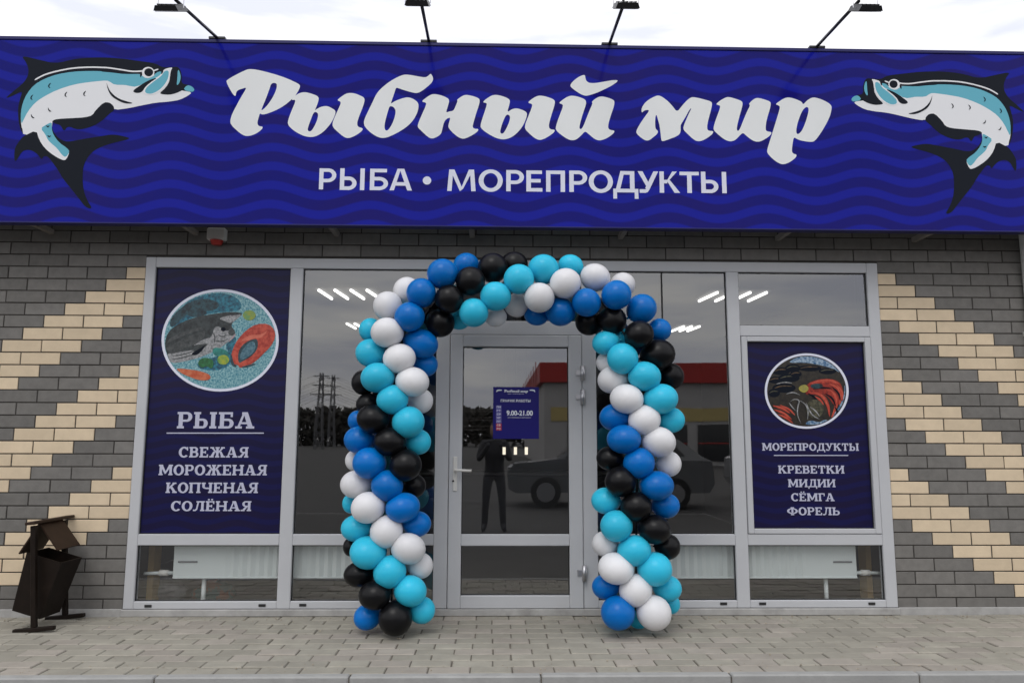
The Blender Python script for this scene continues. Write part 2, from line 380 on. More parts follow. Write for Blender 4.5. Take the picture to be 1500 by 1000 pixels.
# opening sash around the right poster
s0, s1, t0, t1 = xs['p4l']+.004, xs['p4r']-.004, zTr1+.004, zUT0-.004
sw = X(1091.5,500)-X(1083,500)
sash = fr('sash', s0, s0+sw, t0, t1, FY0-.006)
q = MB().bbox(s1-sw, s1, FY0-.006, FY1, t0, t1, .004).bbox(s0+sw, s1-sw, FY0-.005, FY1, t1-.04, t1, .004).bbox(s0+sw, s1-sw, FY0-.005, FY1, t0, t0+.038, .004)
qs = q.build('sash_rail', MT['frame'], sf); at0(qs)
fr('threshold', XL-.01, XR+.01, 0.0, ZB-.002, -.03, .12, .006, 'sill')
def pane(name, x0, x1, z0, z1, parent, off):
    v = MB().box(x0, x1, GY, GY+.024, z0, z1)
    o = mesh(name, v.v, v.f, None, parent, mats=[MT['glass2'], MT['glass']], fm=[0,0,1,0,0,0]); o.location = -off
    g = MB()
    for (a0,a1,c0,c1) in ((x0,x1,z1-.006,z1),(x0,x1,z0,z0+.006),(x0,x0+.006,z0+.006,z1-.006),(x1-.006,x1,z0+.006,z1-.006)): g.box(a0,a1,GY-.012,GY-.002,c0,c1)
    gg = g.build('gasket', MT['frame_dark'], o)
    return o
e = .0
for (a, b, z0, z1) in (('p1l','p1r',zTr1,zGT), ('p2l','p2r',zTr1,zGT), ('p3l','p3r',zTr1,zGT), ('p4l','p4r',zUT1,zGT),
                       ('p1l','p1r',zGB,zTr0), ('p2l','p2r',zGB,zTr0), ('p3l','p3r',zGB,zTr0), ('p4l','p4r',zGB,zTr0)):
    pane('pane', xs[a], xs[b], z0, z1, sf, sf_loc)
pane('pane', s0+sw, s1-sw, t0+.038, t1-.04, sf, sf_loc)
pane('pane', xs['ll']-.004, xs['lr']+.004, zd2, zGT, sf, sf_loc)
xj = X(970.5, 420)
fr('glazing_joint', xj-.006, xj+.006, zTr1, zGT, GY-.008, GY-.001, .001, 'frame_dark')
for (u, v) in ((217,887),(384,886),(443.5,885.5),(1060,883.5),(1117,883.5),(1277,883.5)):
    c = PX(u, v, FY0)
    fr('drain_cap', c.x-.027, c.x+.027, c.z-.010, c.z+.010, FY0-.006, FY0, .002, 'frame_dark')
tag(sf, 'grey aluminium framed storefront glazing around the shop door', 'window')

# ------------------------------------------------------------------ door
dr = empty('glass_door', ((xs['ll']+xs['lr'])/2, 0, ZB)); dl = Vector(dr.location)
def dbox(name, x0, x1, z0, z1, y0, y1, m='frame', b=.005):
    o = MB().bbox(x0, x1, y0, y1, z0, z1, b).build(name, MT[m], dr); o.location = -dl; return o
L0, L1, DT, DB = xs['ll'], xs['lr'], zdt, Z(750, 890.5)
gl0, gl1 = (X(679,508)+X(675,782))/2, (X(832,508)+X(834.5,782))/2
gz = [Z(755,508), Z(755,782), Z(755,799), Z(755,871.5)]
DY = FY0-.012
dbox('stile', L0, gl0, DB, DT, DY, FY1); dbox('stile', gl1, L1, DB, DT, DY, FY1)
dbox('top_rail', gl0, gl1, gz[0], DT, DY+.001, FY1); dbox('mid_rail', gl0, gl1, gz[2], gz[1], DY+.001, FY1); dbox('bottom_rail', gl0, gl1, DB, gz[3], DY+.001, FY1)
pane('pane', gl0, gl1, gz[1], gz[0], dr, dl); pane('pane', gl0, gl1, gz[3], gz[2], dr, dl)
c0, c1 = PX(667, 672, DY), PX(664, 719, DY)
hp = dbox('handle', c0.x-.016, c0.x+.016, c1.z, c0.z+.02, DY-.010, DY, 'white_plastic', .004)
hz = PX(668, 688, DY).z
mbh = MB().tube([(c0.x, DY-.008, hz), (c0.x, DY-.05, hz), (c0.x+.02, DY-.058, hz), (c0.x+.13, DY-.058, hz-.004)], .011, 10)
lv = mbh.build('handle_lever', MT['white_plastic'], hp, True)
c = PX(664, 704, DY); kh = MB().tube([(c.x, DY-.0105, c.z),(c.x, DY-.016, c.z)], .008, 12).build('keyhole', MT['frame_dark'], hp)
for (u, v) in ((851, 546), (851, 581), (853.5, 838)):
    c = PX(u, v, DY)
    h = dbox('hinge', c.x-.042, c.x-.004, c.z-.022, c.z+.022, DY-.014, DY, 'steel', .003)
    MB().tube([(c.x+.012, DY-.018, c.z-.062), (c.x+.012, DY-.018, c.z+.055)], .019, 14).build('hinge_barrel', MT['steel'], h, True)
tag(dr, 'grey aluminium framed glass shop door with lever handle under the balloon arch', 'door')

# ------------------------------------------------------------------ sign box
SY = -.37; SZ0, SZ1 = 2.9698, 4.4839; SX0, SX1 = -4.75, 5.0
sg = empty('shop_sign', (0, 0, SZ0)); sgl = Vector((0, 0, SZ0))
def sgp(o): o.location = -sgl; return o
sgp(MB().box(SX0, SX1, SY, SY+.06, SZ0+.012, SZ1-.03).build('face_panel', MT['sign'], sg))
sgp(MB().bbox(SX0, SX1, SY-.008, SY+.066, SZ1-.03, SZ1, .004).build('top_profile', MT['sign_edge'], sg))
sgp(MB().bbox(SX0, SX1, SY-.006, SY+.066, SZ0, SZ0+.012, .003).build('bottom_profile', MT['sign_edge'], sg))
sgp(MB().box(SX0, SX1, SY+.07, SY+.075, SZ0+.03, SZ1-.06).build('back_sheet', MT['bracket'], sg))
for (u, v) in ((42, 328), (265, 331), (482, 336), (690, 339), (918, 340), (1160, 343), (1370, 344)):
    c = PX(u, v, SY+.07)
    sgp(MB().bbox(c.x-.02, c.x+.02, SY+.076, .004, SZ0+.015, SZ0+.055, .003).build('bracket', MT['bracket'], sg))
def chaikin(p, it=2):
    for _ in range(it):
        q = []
        for i in range(len(p)):
            a, b = p[i], p[(i+1) % len(p)]
            q += [(a[0]*.75+b[0]*.25, a[1]*.75+b[1]*.25), (a[0]*.25+b[0]*.75, a[1]*.25+b[1]*.75)]
        p = q
    return p
def to_px(pts, ox, oy, s): return [(ox+a/s, oy+b/s) for a, b in pts]
_lay = [0]
def flat(name, loops, m, parent, off, Y, step=True, conv=None):
    """a flat printed shape: loops of photo pixels (outer, holes) laid on the plane y = Y"""
    _lay[0] += 1
    y = Y-.0006-(_lay[0] % 7)*.00012 if step else Y
    L3 = [[(conv(PX(u, v, Y)) if conv else PX(u, v, Y)) for u, v in lp] for lp in loops]
    tr = tessellate_polygon([[Vector((p.x, p.z, 0)) for p in lp] for lp in L3])
    vs_ = [(p.x-off.x, y-off.y, p.z-off.z) for lp in L3 for p in lp]
    fs = []
    for a, b, c in tr:
        A, B, D = vs_[a], vs_[b], vs_[c]
        ar = (B[0]-A[0])*(D[2]-A[2])-(B[2]-A[2])*(D[0]-A[0])
        if abs(ar) < 1e-12: continue
        fs.append((a, b, c) if ar > 0 else (a, c, b))
    return mesh(name, vs_, fs, m, parent)
S8 = 8.3333; S7 = 1500/190
TITLE = [
 ((320,90,S8), [(90,250),(115,222),(200,172),(330,108),(375,95),(460,101),(620,139),(800,194),(940,256),(996,288),(994,325),(945,415),(890,470),(800,545),(700,600),(590,642),(530,652),(506,632),(490,690),(473,750),(488,793),(545,797),(530,832),(470,878),(400,907),(340,914),(290,897),(220,842),(150,772),(144,720),(165,648),(210,560),(280,430),(350,318),(290,335),(235,353),(214,385),(212,425),(183,418)],
  [[(645,266),(710,264),(715,315),(690,390),(640,480),(580,560),(516,612),(545,540),(590,430),(622,340)]]),
 ((410,90,S8), [(160,440),(195,415),(240,388),(300,376),(370,390),(450,419),(476,445),(468,495),(440,570),(424,604),(470,570),(530,548),(585,548),(640,576),(682,604),(672,660),(640,730),(590,800),(520,872),(440,917),(370,927),(290,912),(200,867),(125,810),(94,762),(105,705),(140,610),(192,490),(180,468),(145,478)],
  [[(412,622),(450,620),(470,650),(456,720),(420,797),(385,852),(355,858),(336,838),(350,785),(380,705)]]),
 ((410,90,S8), [(696,478),(740,440),(800,399),(850,386),(920,393),(1005,429),(1036,455),(1029,510),(1000,590),(960,690),(940,762),(955,804),(1015,817),(1002,852),(940,897),(870,932),(820,939),(770,917),(700,857),(644,802),(642,750),(670,680),(720,570),(752,495)], []),
 ((520,90,S8), [(107,750),(118,700),(160,610),(210,510),(260,400),(320,330),(420,250),(520,193),(600,162),(680,168),(790,190),(862,199),(895,178),(922,150),(943,175),(956,217),(942,257),(890,307),(820,362),(760,392),(700,382),(600,354),(512,323),(498,330),(480,390),(447,485),(437,523),(480,490),(560,458),(640,437),(712,458),(770,503),(778,555),(757,642),(700,738),(610,818),(500,883),(400,928),(330,939),(270,922),(190,872),(120,802)],
  [[(425,545),(470,556),(498,598),(492,660),(462,752),(417,828),(385,852),(360,828),(362,760),(385,670),(408,590)]]),
 ((600,100,S8), [(145,408),(200,363),(260,323),(310,317),(390,333),(468,368),(484,395),(473,450),(440,548),(490,528),(535,523),(560,470),(588,400),(576,390),(630,348),(680,325),(760,338),(845,367),(857,400),(847,450),(810,560),(775,680),(768,720),(790,743),(845,742),(828,777),(770,817),(700,852),(650,865),(590,843),(520,783),(471,726),(476,680),(502,603),(460,613),(423,650),(404,720),(387,802),(340,838),(275,864),(225,843),(150,773),(97,722),(103,680),(140,590),(208,440),(192,420)], []),
 ((690,100,S8), [(140,418),(190,373),(250,336),(300,326),(370,338),(455,370),(476,400),(467,450),(438,545),(500,500),(560,490),(632,512),(685,543),(678,600),(642,692),(580,777),(500,843),(430,868),(380,871),(300,853),(200,798),(121,737),(115,695),(140,610),(198,440),(182,425)],
  [[(426,572),(460,567),(480,600),(466,660),(430,742),(395,798),(370,803),(354,782),(364,730),(390,650)]]),
 ((690,100,S8), [(690,423),(740,378),(800,343),(850,335),(920,348),(1003,378),(1026,405),(1017,460),(985,560),(955,660),(948,720),(970,750),(1026,752),(1012,787),(950,832),(880,870),(830,878),(780,858),(710,798),(656,742),(660,690),(690,610),(752,457),(738,435)], []),
 ((790,100,S8), [(236,428),(290,383),(350,346),(400,336),(470,348),(550,376),(574,410),(562,470),(530,560),(500,660),(486,738),(512,749),(540,705),(580,600),(620,500),(652,430),(638,413),(690,368),(750,343),(830,358),(908,388),(919,420),(907,480),(875,570),(845,670),(838,732),(865,757),(922,763),(907,798),(840,848),(770,878),(720,883),(670,863),(610,812),(560,768),(520,812),(460,868),(410,883),(350,871),(270,818),(200,757),(203,710),(235,610),(294,462),(278,440)], []),
 ((790,100,S8), [(376,210),(400,173),(450,128),(510,93),(557,80),(562,120),(572,157),(610,183),(680,185),(800,165),(900,147),(962,148),(942,176),(880,217),(780,267),(690,307),(610,332),(565,340),(510,322),(440,277),(387,235)], []),
 ((920,130,S8), [(168,297),(162,250),(190,193),(240,143),(310,103),(365,82),(412,98),(480,148),(540,210),(598,290),(660,208),(720,143),(775,102),(850,113),(940,136),(1014,158),(1027,185),(1012,260),(985,360),(964,450),(968,502),(985,516),(1044,519),(1028,557),(970,602),(900,638),(850,645),(800,623),(730,558),(674,502),(677,460),(705,390),(740,310),(778,234),(750,255),(700,350),(643,440),(640,462),(642,532),(615,572),(520,612),(430,643),(406,638),(399,560),(385,450),(360,360),(345,314),(332,350),(329,430),(335,492),(367,518),(358,552),(310,592),(260,632),(210,635),(150,593),(100,547),(102,510),(140,440),(200,350),(266,263),(220,261),(188,275)], []),
 ((1040,130,S7), [(66,183),(110,143),(180,103),(220,98),(290,116),(365,143),(379,170),(367,230),(340,320),(315,420),(308,477),(325,494),(346,468),(385,370),(430,260),(466,194),(447,179),(490,133),(540,105),(610,120),(694,148),(704,175),(692,240),(660,340),(644,420),(643,482),(665,497),(715,503),(702,538),(640,583),(580,613),(530,615),(480,593),(420,547),(380,507),(340,547),(290,598),(240,613),(180,598),(100,538),(41,482),(42,440),(70,350),(124,208),(102,192)], []),
 ((1040,130,S7), [(756,183),(800,148),(860,111),(910,101),(980,118),(1063,153),(1075,190),(1120,138),(1180,102),(1240,108),(1332,143),(1400,188),(1408,230),(1387,322),(1332,432),(1262,543),(1208,609),(1170,618),(1080,608),(1010,588),(968,558),(954,640),(944,722),(960,752),(1006,764),(988,803),(920,853),(860,875),(820,873),(760,843),(688,778),(659,737),(665,690),(700,580),(750,420),(790,290),(811,213),(792,195)],
  [[(1125,211),(1143,235),(1132,300),(1101,402),(1061,493),(1020,530),(997,518),(998,460),(1020,370),(1060,268),(1095,222)]]),
]
TITLE_PX = []
for (ox, oy, s), outer, holes in TITLE:
    TITLE_PX.append([chaikin(to_px(lp, ox, oy, s)) for lp in [outer]+holes])
for lp in TITLE_PX: flat('letter', lp, MT['vinyl'], sg, sgl, SY)

# sans lettering from the built-in font, fitted to measured boxes
def glyph(ch, bold=.02):
    cu = bpy.data.curves.new('t', 'FONT'); cu.body = ch; cu.size = 1; cu.offset = bold; cu.resolution_u = 6
    ob = bpy.data.objects.new('t', cu); C.objects.link(ob); bpy.context.view_layer.update()
    dg = bpy.context.evaluated_depsgraph_get(); me = bpy.data.meshes.new_from_object(ob.evaluated_get(dg))
    vs_ = [v.co[:] for v in me.vertices]; fs = [tuple(p.vertices) for p in me.polygons]
    bpy.data.objects.remove(ob); bpy.data.curves.remove(cu); bpy.data.meshes.remove(me)
    return vs_, fs
SUB = [('Р',467,493,247.0,277.5),('Ы',497.5,534.5,247.0,278.3),('Б',541.5,569,247.6,278.6),('А',570.5,604,247.6,278.9),
       ('М',655,697,248.8,279.8),('О',701,736.5,248.5,281.0),('Р',741.5,767.5,249.5,280.3),('Е',771,794.5,250,280.6),('П',800,827.5,250.2,281.0),
       ('Р',834,860,250.3,281.2),('О',862.5,897.5,250.0,282.5),('Д',898.5,934.5,251.0,291.0),('У',934.5,964,251.3,282.5),('К',966.5,995.5,251.6,282.4),
       ('Т',996,1023.5,252.0,282.6),('Ы',1027.5,1063.5,252.0,282.8)]
def sans_font():
    s, h = .205, .165
    def R(x0,y0,x1,y1): return [(x0,y0),(x1,y0),(x1,y1),(x0,y1)]
    def ring(cx,cy_,rx,ry,ix,iy,a0,a1,n=18):
        out = []
        for i in range(n):
            p, q = [math.radians(a0+(a1-a0)*k/n) for k in (i, i+1)]
            out.append([(cx+rx*math.cos(p),cy_+ry*math.sin(p)),(cx+rx*math.cos(q),cy_+ry*math.sin(q)),(cx+ix*math.cos(q),cy_+iy*math.sin(q)),(cx+ix*math.cos(p),cy_+iy*math.sin(p))])
        return out
    def bowl(x, y0, y1, wd):
        cy_ = (y0+y1)/2; ry = (y1-y0)/2; cx = x+wd*.35; rx = wd*.65
        return [R(x,y0,cx,y0+h), R(x,y1-h,cx,y1)]+ring(cx,cy_,rx,ry,rx-s,ry-h,-90,90)
    return {'Р': [R(0,0,s,1)]+bowl(s,.34,1,.62), 'Ы': [R(0,0,s,1)]+bowl(s,0,.62,.58)+[R(.95,0,.95+s,1)],
     'Б': [R(0,0,s,1),R(s,1-h,.78,1)]+bowl(s,0,.62,.64), 'А': [[(0,0),(.21,0),(.52,1),(.36,1)],[(.84,0),(1.06,0),(.68,1),(.46,1)],R(.2,.22,.85,.38)],
     'М': [[(0,0),(.2,0),(.27,1),(.08,1)],[(1.10,0),(1.30,0),(1.22,1),(1.03,1)],[(.12,1),(.32,1),(.70,.10),(.58,.0)],[(1.18,1),(.98,1),(.58,.0),(.72,.10)]],
     'О': ring(.54,.5,.54,.5,.32,.335,0,360,36), 'Е': [R(0,0,s,1),R(s,0,.72,h),R(s,1-h,.70,1),R(s,.43,.64,.43+h)],
     'П': [R(0,0,s,1),R(.68,0,.68+s,1),R(s,1-h,.68,1)], 'Д': [R(0,.02,1.15,h+.02),R(0,-.27,.17,.02),R(.98,-.27,1.15,.02),R(.77,h+.02,.98,1),R(.36,1-h,.77,1),[(.12,h),(.32,h),(.53,1),(.34,1)]],
     'У': [[(0,1),(.23,1),(.56,.36),(.42,.26)],[(.74,1),(.96,1),(.52,.12),(.34,.22)],R(.08,0,.38,h),[(.36,0),(.46,.04),(.56,.2),(.42,.26),(.36,h)]],
     'К': [R(0,0,s,1),R(s,.44,.36,.44+h),[(.30,.5),(.44,.58),(.82,1),(.60,1)],[(.34,.56),(.48,.6),(.95,0),(.69,0)]], 'Т': [R(.34,0,.34+s,1),R(0,1-h,.88,1)]}
SN = sans_font()
for ch, u0, u1, v0, v1 in SUB:
    ps = SN[ch]; xs_ = [p[0] for q in ps for p in q]; ys_ = [p[1] for q in ps for p in q]
    x0, x1, z0, z1 = min(xs_), max(xs_), min(ys_), max(ys_)
    A, B = PX(u0, v1, SY), PX(u1, v0, SY); b = MB()
    for i, p in enumerate(ps):
        q = [(A.x+(x-x0)/(x1-x0)*(B.x-A.x), SY-.0006-(i % 9)*.00006, A.z+(z-z0)/(z1-z0)*(B.z-A.z)-SZ0) for x, z in p]
        if sum(q[k][0]*q[(k+1)%len(q)][2]-q[(k+1)%len(q)][0]*q[k][2] for k in range(len(q))) < 0: q = q[::-1]
        b.add(q, [tuple(range(len(q)))])
    b.build('letter', MT['vinyl2'], sg, fixn=False)
flat('bullet', [[(625.5+6.2*math.cos(a*.2618), 264.6+6*math.sin(a*.2618)) for a in range(24)]], MT['vinyl2'], sg, sgl, SY)

# fish emblems
F1 = lambda p: to_px(p, 0, 70, S8)
F2 = lambda p: to_px(p, 140, 70, S8)
F3 = lambda p: to_px(p, 0, 170, 1429/200)
F0 = lambda p: to_px(p, 0, 0, 1471/500)
def stroke(pts, wd, taper=False):
    L, R = [], []
    n = len(pts)
    for i, p in enumerate(pts):
        a, b = pts[max(i-1,0)], pts[min(i+1,n-1)]
        dx, dy = b[0]-a[0], b[1]-a[1]; l = math.hypot(dx, dy) or 1
        ww = wd/2*(1 if not taper else math.sin(math.pi*(i+.35)/(n-.3)))
        L.append((p[0]-dy/l*ww, p[1]+dx/l*ww)); R.append((p[0]+dy/l*ww, p[1]-dx/l*ww))
    return L+R[::-1]
def ell(cx, cy_, rx, ry, n=28): return [(cx+rx*math.cos(2*math.pi*i/n), cy_+ry*math.sin(2*math.pi*i/n)) for i in range(n)]
body_top = F1([(255,880),(256,780),(280,670),(330,560),(420,452),(540,382),(700,325),(900,293),(1100,286),(1240,289)])+F2([(80,296),(200,305),(350,325),(530,322)])
FISH = [
 ('d', F0([(90,240),(160,256),(240,276),(320,254),(420,247),(520,252),(600,264),(670,273),(700,292),(740,290),(772,288),(785,325),(781,362),(815,366),(838,383),(830,398),(700,415),(500,440),(300,430),(150,500),(104,588),(82,545),(76,470),(88,420),(98,392),(60,412),(18,428),(60,392),(100,360),(120,330),(124,300),(112,268)]), 1),
 ('d', F0([(492,478),(495,452),(468,438),(440,443),(400,480),(370,500),(235,508),(215,518),(240,535),(262,540),(276,570),(292,542),(335,562),(395,548),(440,522),(475,488)]), 1),
 ('d', F3([(380,140),(250,205),(200,265),(150,345),(150,480),(180,460),(230,370),(300,350),(380,385),(440,465),(450,425),(500,420),(560,500),(610,570),(660,660),(760,780),(830,870),(900,962),(972,972),(910,880),(870,760),(865,600),(880,500),(940,400),(1020,340),(1150,290),(1380,240),(1300,213),(1180,192),(1050,213),(850,245),(700,275),(620,240),(560,170),(540,110),(450,90)]), 1),
 ('w', F3([(248,212),(232,120)])+F1([(268,990),(255,900)])+body_top[1:]+F2([(620,330),(760,330),(820,320),(910,300),(900,500),(1060,525),(1180,545),(1130,588),(1030,638),(900,660),(740,672),(560,706),(400,741),(230,762),(222,712),(172,670),(100,667),(0,765)])+F1([(1130,825),(1050,850),(900,860),(700,870),(640,890)])+F3([(548,78),(540,130),(560,200),(620,280),(700,335),(731,373),(692,462),(650,462),(560,412),(470,340),(410,250),(381,148)]), 0),
 ('b', body_top+F2([(560,335),(620,380),(700,360),(740,305),(805,288),(800,328),(740,370),(620,420),(500,482),(395,466),(370,457),(230,455),(180,420),(135,400),(0,414)])+F1([(1100,420),(900,450),(700,515),(550,590),(430,670),(340,780),(285,890),(265,930)]), 0),
 ('b', F3([(425,130),(480,95),(545,62),(540,130),(560,200),(620,280),(700,335),(731,373),(690,435),(650,410),(600,340),(540,290),(500,250),(480,200)]), 0),
 ('w', stroke(F1([(425,396),(490,358),(560,326),(700,286),(900,249),(1100,239),(1250,243)])+F2([(150,246),(300,268),(430,291),(520,292),(585,284)]), 2.1), 0),
 ('d', F2([(540,318),(575,322),(560,350),(548,372)]), 0),
 ('w', F2(ell(643,303,76,66)), 0), ('d', F2(ell(650,303,54,50)), 0), ('w', stroke(F2([(705,285),(768,264)]), 1.9), 0),
 ('d', F2([(770,362),(650,396),(520,478),(453,530),(480,554),(552,554),(592,512),(645,450)]), 1),
 ('d', F2([(940,243),(1000,236),(1008,330),(1000,440),(1085,478),(1065,520),(980,560),(900,577),(820,572),(780,557),(860,490),(910,400),(915,290)]), 0),
 ('w', F2([(830,265),(948,238),(918,282),(907,380),(872,462),(800,533),(700,577),(620,577),(578,540),(600,488),(680,418),(790,350),(825,310)]), 1),
 ('b', F2([(838,287),(898,278),(890,370),(848,450),(780,520),(690,567),(620,562),(600,530),(630,480),(710,415),(810,345)]), 1),
 ('b', F2([(1005,262),(1030,298),(1043,370),(1022,440),(988,467),(1000,380)]), 1),
 ('b', F2([(1068,517),(1120,456),(1185,478),(1212,520),(1180,547)]), 0),
 ('d', F2([(133,415),(150,480),(190,550),(270,618),(370,655),(475,681),(370,686),(280,652),(190,592),(148,510)]), 1),
]
for (cxm, cym) in ((600,468),(383,612),(800,577),(1028,566)): FISH.append(('d', stroke(F1([(cxm+22,cym-36),(cxm-2,cym-10),(cxm-4,cym+12),(cxm+16,cym+28)]), 2.0, True), 0))
for (cxm, cym) in ((600,760),(393,840)): FISH.append(('d', stroke(F1([(cxm-10,cym-26),(cxm-4,cym+2),(cxm+12,cym+16),(cxm+28,cym+18)]), 2.0, True), 0))
for (cxm, cym) in ((500,110),(515,214)): FISH.append(('d', stroke(F3([(cxm-16,cym-10),(cxm,cym+6),(cxm+20,cym-6)]), 2.2, True), 0))
FM = {'d': MT['fish_dark'], 'w': MT['fish_white'], 'b': MT['fish_blue']}
# the right emblem mirrors the left one; scale and shift from matching points on the sign plane
LP = [(285,132),(31,82),(133,305),(192,203.6),(35,199.4)]; RP = [(1244.6,145),(1474.7,104),(1389.6,314),(1336.6,216.6),(1477,217)]
l3 = [PX(a,b,SY) for a,b in LP]; r3 = [PX(a,b,SY) for a,b in RP]
A_ = []; B_ = []
for p, q_ in zip(l3, r3): A_ += [[-p.x,1,0],[p.z,0,1]]; B_ += [q_.x, q_.z]
(fs_, fmx, fmz) = np.linalg.lstsq(np.array(A_), np.array(B_), rcond=None)[0]
def mirror(p): return Vector((fmx-fs_*p.x, p.y, fs_*p.z+fmz))
for side in (0, 1):
    first = None
    for i, (k, pts, sm) in enumerate(FISH):
        pts = chaikin(pts, 2 if sm else 1)
        L3 = [(mirror(PX(u,v,SY)) if side else PX(u,v,SY)) for u, v in pts]
        y = SY-.0006-i*.00010
        tr = tessellate_polygon([[Vector((p.x, p.z, 0)) for p in L3]])
        vs_ = [(p.x, y, p.z-(SZ0 if first is None else SZ0)) for p in L3]
        fs2 = []
        for a, b, c in tr:
            ar = (vs_[b][0]-vs_[a][0])*(vs_[c][2]-vs_[a][2])-(vs_[b][2]-vs_[a][2])*(vs_[c][0]-vs_[a][0])
            if abs(ar) > 1e-11: fs2.append((a,b,c) if ar > 0 else (a,c,b))
        o = mesh('fish_emblem' if first is None else 'emblem_shape', vs_, fs2, FM[k], sg if first is None else first)
        if first is None: first = o
tag(sg, 'long wavy blue shop sign with white Cyrillic lettering and two leaping fish', 'sign')

# ------------------------------------------------------------------ floodlights over the sign
FL = [((318,57),(257,0),(250,12),'outer left floodlight on a black arm above the sign'), ((628,62),(617,4),(612,4),'floodlight arm above the sign, second from the left'),
      ((893,67),(913,8),(917,8),'floodlight arm above the sign, second from the right'), ((1197,72),(1258,2),(1268,12),'outer right floodlight on a black arm above the sign')]
for (u, v), ue, ul, lab in FL:
    c = PX(u, v, SY); f = empty('floodlight', (c.x, SY+.03, SZ1)); fl_ = Vector(f.location)
    MB().bbox(-.065, .065, -.04, .03, .001, .022, .003).build('base_plate', MT['black_metal'], f)
    E0 = PX(*ue, SY-.70)-fl_; lc = PX(*ul, SY-.72)-fl_
    MB().tube([(0,0,.02), E0], .0125, 10).build('arm', MT['black_metal'], f, True)
    b = MB(); b.prism([(-.085,-.020),(.085,-.020),(.070,.016),(-.070,.016)], 'y', -.09, .09)
    hd = b.build('lamp_head', MT['black_metal'], f); hd.location = lc; hd.rotation_euler = (math.radians(31), 0, 0)
    for k in range(5): MB().box(-.06+k*.03-.003, -.06+k*.03+.003, -.07, .07, .0165, .026).build('cooling_fin', MT['black_metal'], hd)
    MB().box(-.078,.078, -.082, .082, -.0245, -.0205).build('lamp_glass', MT['frame_dark'], hd)
    MB().tube([lc+Vector((-.088,0,0)), lc+Vector((-.088,0,.10)), lc+Vector((.088,0,.10)), lc+Vector((.088,0,0))], .0035, 6).build('yoke', MT['steel'], f)
    MB().tube([E0, (E0.x, lc.y, lc.z+.10)], .010, 8).build('arm_end', MT['black_metal'], f)
    tag(f, lab, 'floodlight', 'floodlights along the sign top')

# ------------------------------------------------------------------ alarm box
c0, c1 = PX(305.5, 353, -.02), PX(333, 336, -.02)
al = empty('alarm_box', ((c0.x+c1.x)/2, 0, c0.z))
hw = (c1.x-c0.x)/2; hh = c1.z-c0.z
MB().bbox(-hw, hw, -.07, -.003, 0, hh, .008).build('housing', MT['white_plastic'], al)
b = MB(); b.tube([(0,-.04,-.001),(0,-.04,-.012),(0,-.04,-.028),(0,-.04,-.036)], hw*.72, 18, r2=hw*.5); b.build('red_beacon', MT['red_plastic'], al, True)
tag(al, 'small white alarm box with red beacon on the brick under the sign', 'alarm')

